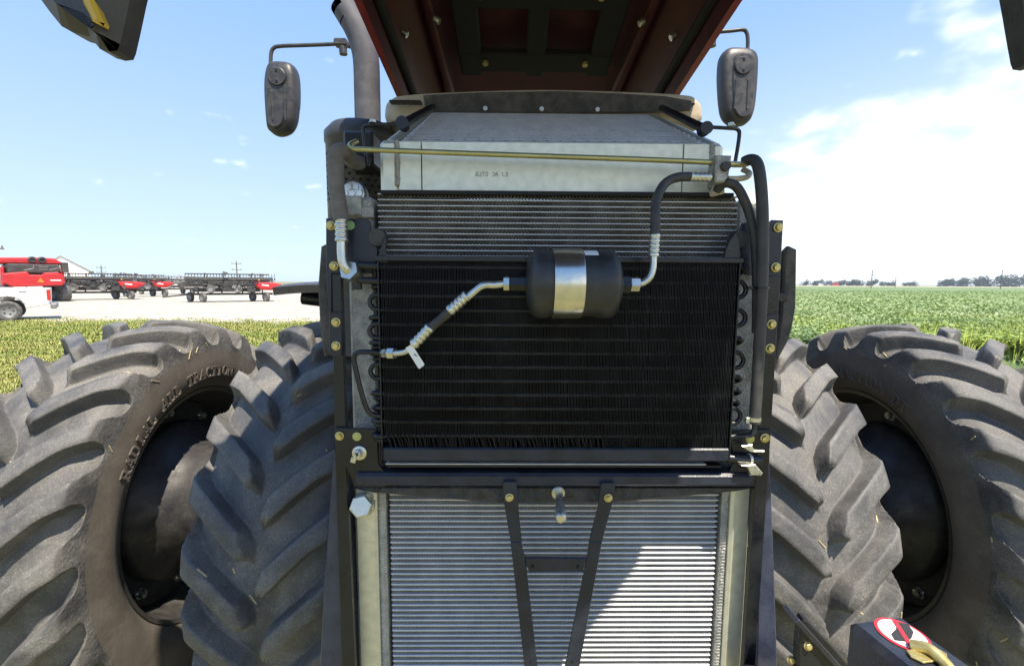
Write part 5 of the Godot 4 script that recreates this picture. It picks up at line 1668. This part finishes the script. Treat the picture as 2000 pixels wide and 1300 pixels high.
func header(label: String, at: Vector3, turn: float, long: float, tray: String, shield: String, group: String) -> void:
	var h := thing("header_trailer", label, "header trailer", Transform3D(Basis(Vector3.UP, turn), at), group)
	var l := long / 2.0
	var b := mb()
	b.prism([Vector2(-0.7, 0.95), Vector2(0.55, 1.15), Vector2(0.75, 1.05), Vector2(0.4, 1.6), Vector2(-0.5, 1.95), Vector2(-0.75, 1.9)], long * 0.96, Transform3D(Basis(Vector3.BACK, Vector3.UP, Vector3.LEFT), Vector3(0, 0, 0)), 0.03)
	part("tray", b, tray, h)
	# pick-up reel: bats, arms and tines
	for k in 5:
		var a := TAU * k / 5.0 + 0.3
		rod("reel_bat", Vector3(-l * 0.92, 1.75 + sin(a) * 0.42, 0.75 + cos(a) * 0.42), Vector3(l * 0.86, 1.75 + sin(a) * 0.42, 0.75 + cos(a) * 0.42), 0.045, "machine_dark" if tray != "machine_grey" else "machine_grey", h)
	var tm := mb()
	for i in int(long * 5.0):
		var x := -l * 0.92 + i * 0.2
		for k in 5:
			var a := TAU * k / 5.0 + 0.3
			tm.box(Vector3(x, 1.66 + sin(a) * 0.42, 0.75 + cos(a) * 0.42), Vector3(0.05, 0.2, 0.03))
	var tines := part("reel_tines", tm, "machine_dark" if tray != "machine_grey" else "machine_grey", h)
	tines.set_meta("kind", "stuff")
	for x in [-l * 0.5, -l * 0.15, l * 0.2, l * 0.55]:
		rod("reel_arm", Vector3(x, 2.1, -0.5), Vector3(x, 1.75, 0.8), 0.05, "machine_dark", h)
		slab("cutter_guard", Vector3(x, 1.36, 0.72), Vector3(0.5, 0.1, 0.1), "machine_grey", h, 0.02)
	rod("reel_tube", Vector3(-l * 0.92, 1.75, 0.75), Vector3(l * 0.86, 1.75, 0.75), 0.13, "machine_dark", h)
	slab("feeder_frame", Vector3(0, 1.2, 0.95), Vector3(1.1, 0.75, 0.1), "machine_dark", h, 0.03)
	for x in [-0.9, 0.9]:
		small_wheel(h, Vector3(x - 0.4, 1.02, 1.0), 0.3, 0.16, 1.3)
	b = mb()
	b.prism([Vector2(l - 1.55, 1.62), Vector2(l - 0.2, 1.55), Vector2(l + 0.45, 1.42), Vector2(l + 0.2, 1.15), Vector2(l - 0.3, 0.92), Vector2(l - 1.1, 0.95), Vector2(l - 1.4, 1.2)], 0.4, Transform3D(Basis.IDENTITY, Vector3(0, 0, 0.9)), 0.12)
	part("end_shield", b, shield, h)
	slab("shield_print", Vector3(l - 0.75, 1.32, 1.103), Vector3(0.5, 0.1, 0.01), "white_label", h, 0.0, Basis(Vector3.BACK, -0.15))
	b = mb()
	b.prism([Vector2(-l - 0.3, 1.45), Vector2(-l + 0.2, 1.6), Vector2(-l + 0.5, 1.5), Vector2(-l + 0.3, 0.95), Vector2(-l - 0.1, 1.0)], 0.3, Transform3D(Basis.IDENTITY, Vector3(0, 0, 0.5)), 0.06)
	part("end_divider", b, "machine_dark", h)
	slab("frame_box", Vector3(-0.2, 0.95, 0.3), Vector3(long * 0.72, 0.3, 0.7), tray, h, 0.04)
	slab("gear_box", Vector3(l * 0.45, 1.0, 0.8), Vector3(0.6, 0.5, 0.4), "machine_dark", h, 0.05)
	for k in 22:
		var x := rng.randf_range(-l * 0.9, l * 0.8)
		slab("bracket", Vector3(x, rng.randf_range(0.85, 2.3), rng.randf_range(0.2, 1.15)), Vector3(rng.randf_range(0.08, 0.35), rng.randf_range(0.06, 0.3), 0.12), ["machine_dark", "machine_grey", "rubber"][k % 3], h, 0.015, Basis(Vector3.BACK, rng.randf_range(-0.4, 0.4)))
	for k in 5:
		var x := rng.randf_range(-l * 0.7, l * 0.5)
		pipe("hydraulic_hose", [Vector3(x, 1.1, 1.0), Vector3(x + 0.2, 1.5, 1.15), Vector3(x + 0.5, 1.45, 1.1), Vector3(x + 0.6, 0.95, 0.9)], 0.03, "machine_dark", h, 6, 4)
	for x in [-l * 0.6, l * 0.4]:
		rod("reel_lift", Vector3(x, 1.3, 0.3), Vector3(x + 0.25, 2.25, 0.6), 0.05, "machine_grey", h)
	slab("marker_lamp", Vector3(l - 1.2, 1.72, 0.9), Vector3(0.16, 0.1, 0.1), "lamp_amber", h, 0.02)
	slab("trailer_beam", Vector3(0, 0.62, 0), Vector3(long * 0.94, 0.16, 0.16), "machine_dark", h, 0.02)
	for x in [-l * 0.7, -l * 0.2, l * 0.25, l * 0.7]:
		slab("trailer_post", Vector3(x, 0.85, 0), Vector3(0.1, 0.4, 0.1), "machine_dark", h, 0.01)
		slab("trailer_cross", Vector3(x, 0.6, 0.2), Vector3(0.09, 0.09, 1.3), "machine_dark", h, 0.01)
	for x in [-l * 0.74, l * 0.62]:
		for z in [-0.75, 0.8]:
			small_wheel(h, Vector3(x + z * 0.6, 0.38, z), 0.38, 0.24, 0.55)
	rod("drawbar", Vector3(-l * 0.9, 0.6, 0), Vector3(-l - 1.3, 0.42, 0.1), 0.06, "machine_dark", h)


func make_pickup() -> void:
	var at: Vector3 = Vector3(-20.0857, 0, -18.2318)
	var p := thing("pickup_truck", "white pickup truck cut by the left edge, its rear wheel on the gravel", "pickup", Transform3D(Basis(Vector3.UP, 0.72), at))
	# origin at the near rear wheel's foot; the tail points to +x
	var side := [Vector2(1.2, 0.62), Vector2(1.24, 1.3), Vector2(-1.0, 1.32), Vector2(-1.05, 1.85), Vector2(-2.7, 1.86), Vector2(-3.4, 1.3), Vector2(-4.7, 1.22), Vector2(-4.8, 0.6), Vector2(-4.15, 0.55)]
	for k in 9:
		var a := PI * k / 8.0
		side.append(Vector2(-3.62 - cos(a) * 0.5 * 1.0, 0.42 + sin(a) * 0.5))
	side.append_array([Vector2(-3.1, 0.42), Vector2(-0.56, 0.42)])
	for k in 9:
		var a := PI - PI * k / 8.0
		side.append(Vector2(cos(a) * 0.5, 0.42 + sin(a) * 0.5))
	side.append(Vector2(0.56, 0.45))
	var clean := []
	for q in side:
		if q.x > -3.2 or q.x < -4.1 or q.y > 0.55:
			clean.append(q)
	clean = [Vector2(1.2, 0.62), Vector2(1.24, 1.3), Vector2(-1.0, 1.32), Vector2(-1.05, 1.85), Vector2(-2.7, 1.86), Vector2(-3.4, 1.3), Vector2(-4.7, 1.22), Vector2(-4.8, 0.5), Vector2(-4.2, 0.45)]
	for k in 9:
		var a := PI - PI * k / 8.0
		clean.append(Vector2(-3.62 + cos(a) * 0.5, 0.46 + sin(a) * 0.5))
	for k in 9:
		var a := PI - PI * k / 8.0
		clean.append(Vector2(cos(a) * 0.5, 0.46 + sin(a) * 0.5))
	clean.append(Vector2(0.56, 0.5))
	var b := mb()
	b.prism(clean, 1.9, Transform3D(Basis.IDENTITY, Vector3(0, 0, -0.83)), 0.04)
	part("body", b, "truck_white", p)
	slab("side_window", Vector3(-1.9, 1.56, 0.1), Vector3(1.3, 0.4, 0.04), "glass", p, 0.0)
	slab("window_dark", Vector3(-1.9, 1.56, 0.115), Vector3(1.3, 0.4, 0.02), "machine_dark", p, 0.0)
	slab("tail_light", Vector3(1.2, 1.02, 0.1), Vector3(0.12, 0.44, 0.08), "tail_light", p, 0.02)
	slab("bumper", Vector3(1.32, 0.55, -0.83), Vector3(0.2, 0.22, 1.86), "machine_grey", p, 0.04)
	slab("fuel_door", Vector3(0.45, 1.16, 0.124), Vector3(0.2, 0.03, 0.012), "machine_grey", p, 0.0)
	for q in [[0.0, 0.0], [0.0, -1.66], [-3.62, 0.0], [-3.62, -1.66]]:
		var w := group_of("wheel", p, Transform3D(Basis(Vector3.UP, PI / 2.0), Vector3(q[0], 0.39, q[1])))
		part("tyre", tyre_simple(0.39, 0.26, false), "rubber", w)
		b = mb()
		b.lathe([Vector2(-0.09, 0.0), Vector2(-0.09, 0.2), Vector2(-0.118, 0.235), Vector2(0.1, 0.235)], aim(Vector3.ZERO, Vector3.RIGHT), 24)
		part("rim", b, "machine_grey", w)
		for k in 5:
			var a := TAU * k / 5.0
			slab("spoke_gap", Vector3(-0.094, sin(a) * 0.14, cos(a) * 0.14), Vector3(0.01, 0.06, 0.06), "machine_dark", w, 0.005)


func pole(at: Vector3, high: float, label: String, turn := 0.0, arms := 2) -> void:
	var o := thing("utility_pole", label, "utility pole", Transform3D(Basis(Vector3.UP, turn), at), "utility poles around the farm")
	var b := mb()
	b.tube([Vector3.ZERO, Vector3(0, high / 2.0, 0), Vector3(0, high, 0)], [0.2, 0.17, 0.13], 8)
	part("pole_shaft", b, "pole_wood", o)
	for k in arms:
		slab("cross_arm", Vector3(0, high - 0.7 - 1.6 * k, 0.14), Vector3(2.4, 0.16, 0.14), "pole_wood", o, 0.02)
		for x in [-1.05, 0.0, 1.05]:
			b = mb()
			b.lathe([Vector2(0, 0.0), Vector2(0, 0.07), Vector2(0.14, 0.09), Vector2(0.26, 0.05), Vector2(0.28, 0.0)], aim(Vector3(x, high - 0.62 - 1.6 * k, 0.14), Vector3.UP), 8)
			part("insulator", b, "machine_grey", o)


func gable(o: Node3D, wide: float, long: float, eave: float, peak: float, wall: String, roof: String) -> void:
	var w := wide / 2.0
	var b := mb()
	b.prism([Vector2(-w, 0), Vector2(w, 0), Vector2(w, eave), Vector2(0, peak), Vector2(-w, eave)], long, Transform3D.IDENTITY)
	part("wall", b, wall, o)
	for s in [-1.0, 1.0]:
		var slope := Vector2(s * w, eave) - Vector2(0, peak)
		b = mb()
		b.prism([Vector2(0, peak + 0.05), Vector2(s * w * 1.06, eave - 0.06 * (peak - eave) + 0.05), Vector2(s * w * 1.06, eave - 0.06 * (peak - eave) + 0.28), Vector2(0, peak + 0.28)], long + 0.6, Transform3D.IDENTITY)
		part("roof", b, roof, o)


func make_yard() -> void:
	make_combine()
	make_pickup()
	var g := "grain headers on trailers across the gravel"
	header("dark draper header with red end shield, nearest to the red combine", Vector3(-34.9308, 0, -39.6614), 0.72, 5.9, "machine_dark", "machine_red", g)
	header("dark header on trailer behind and right of the header beside the combine", Vector3(-37.4821, 0, -48.1279), 0.68, 4.6, "machine_dark", "machine_red", g)
	header("silver grey header standing behind the row of dark headers", Vector3(-42.1407, 0, -58.0616), 0.62, 7.4, "machine_grey", "machine_grey", g)
	header("dark header with red end shield alone on its trailer, by the fender", Vector3(-22.0425, 0, -37.1395), 0.5, 6.3, "machine_dark", "machine_red", g)
	var barn := thing("white_barn", "white gabled shed behind the red combine", "barn", Transform3D(Basis(Vector3.UP, 0.75), Vector3(-141, 0, -152)))
	gable(barn, 13.0, 26.0, 4.2, 8.6, "barn_white", "roof_grey")
	slab("sliding_door", Vector3(1.5, 1.7, 13.03), Vector3(3.6, 3.4, 0.12), "barn_white", barn, 0.02)
	var red := thing("red_barn", "tiny red barn on the horizon left of the tall pole", "barn", Transform3D(Basis(Vector3.UP, -0.5), Vector3(444, 0.3, -642)))
	gable(red, 8.0, 11.0, 3.2, 5.6, "barn_red", "roof_grey")
	var white := thing("white_house", "tiny white house on the horizon left of the red barn", "house", Transform3D(Basis(Vector3.UP, -0.5), Vector3(422.5, 0.3, -640)))
	gable(white, 5.0, 7.0, 1.9, 3.2, "barn_white", "barn_white")
	pole(Vector3(-131, 0, -155), 6.4, "utility pole behind the headers, right of the white shed", 0.7)
	pole(Vector3(-73, 0, -129), 7.0, "utility pole behind the header that stands alone", 0.5)
	pole(Vector3(-54.5, 0, -50), 5.6, "pole at the left edge of the picture behind the combine", 0.7)
	pole(Vector3(158, 0.3, -205), 7.9, "tall utility pole beyond the field, nearest to the red barn", -0.6, 3)
	pole(Vector3(234, 0.3, -285), 6.2, "short utility pole between the tall pole and the lone dark tree", -0.6)
	pole(Vector3(219, 0.3, -209), 8.3, "utility pole in front of the tall wood on the right", -0.8, 2)


func _ready() -> void:
	rng.seed = 20
	make_materials()
	make_camera_and_light()
	make_ground()
	make_tractor()
	make_yard()
	make_trees()
	make_plants()
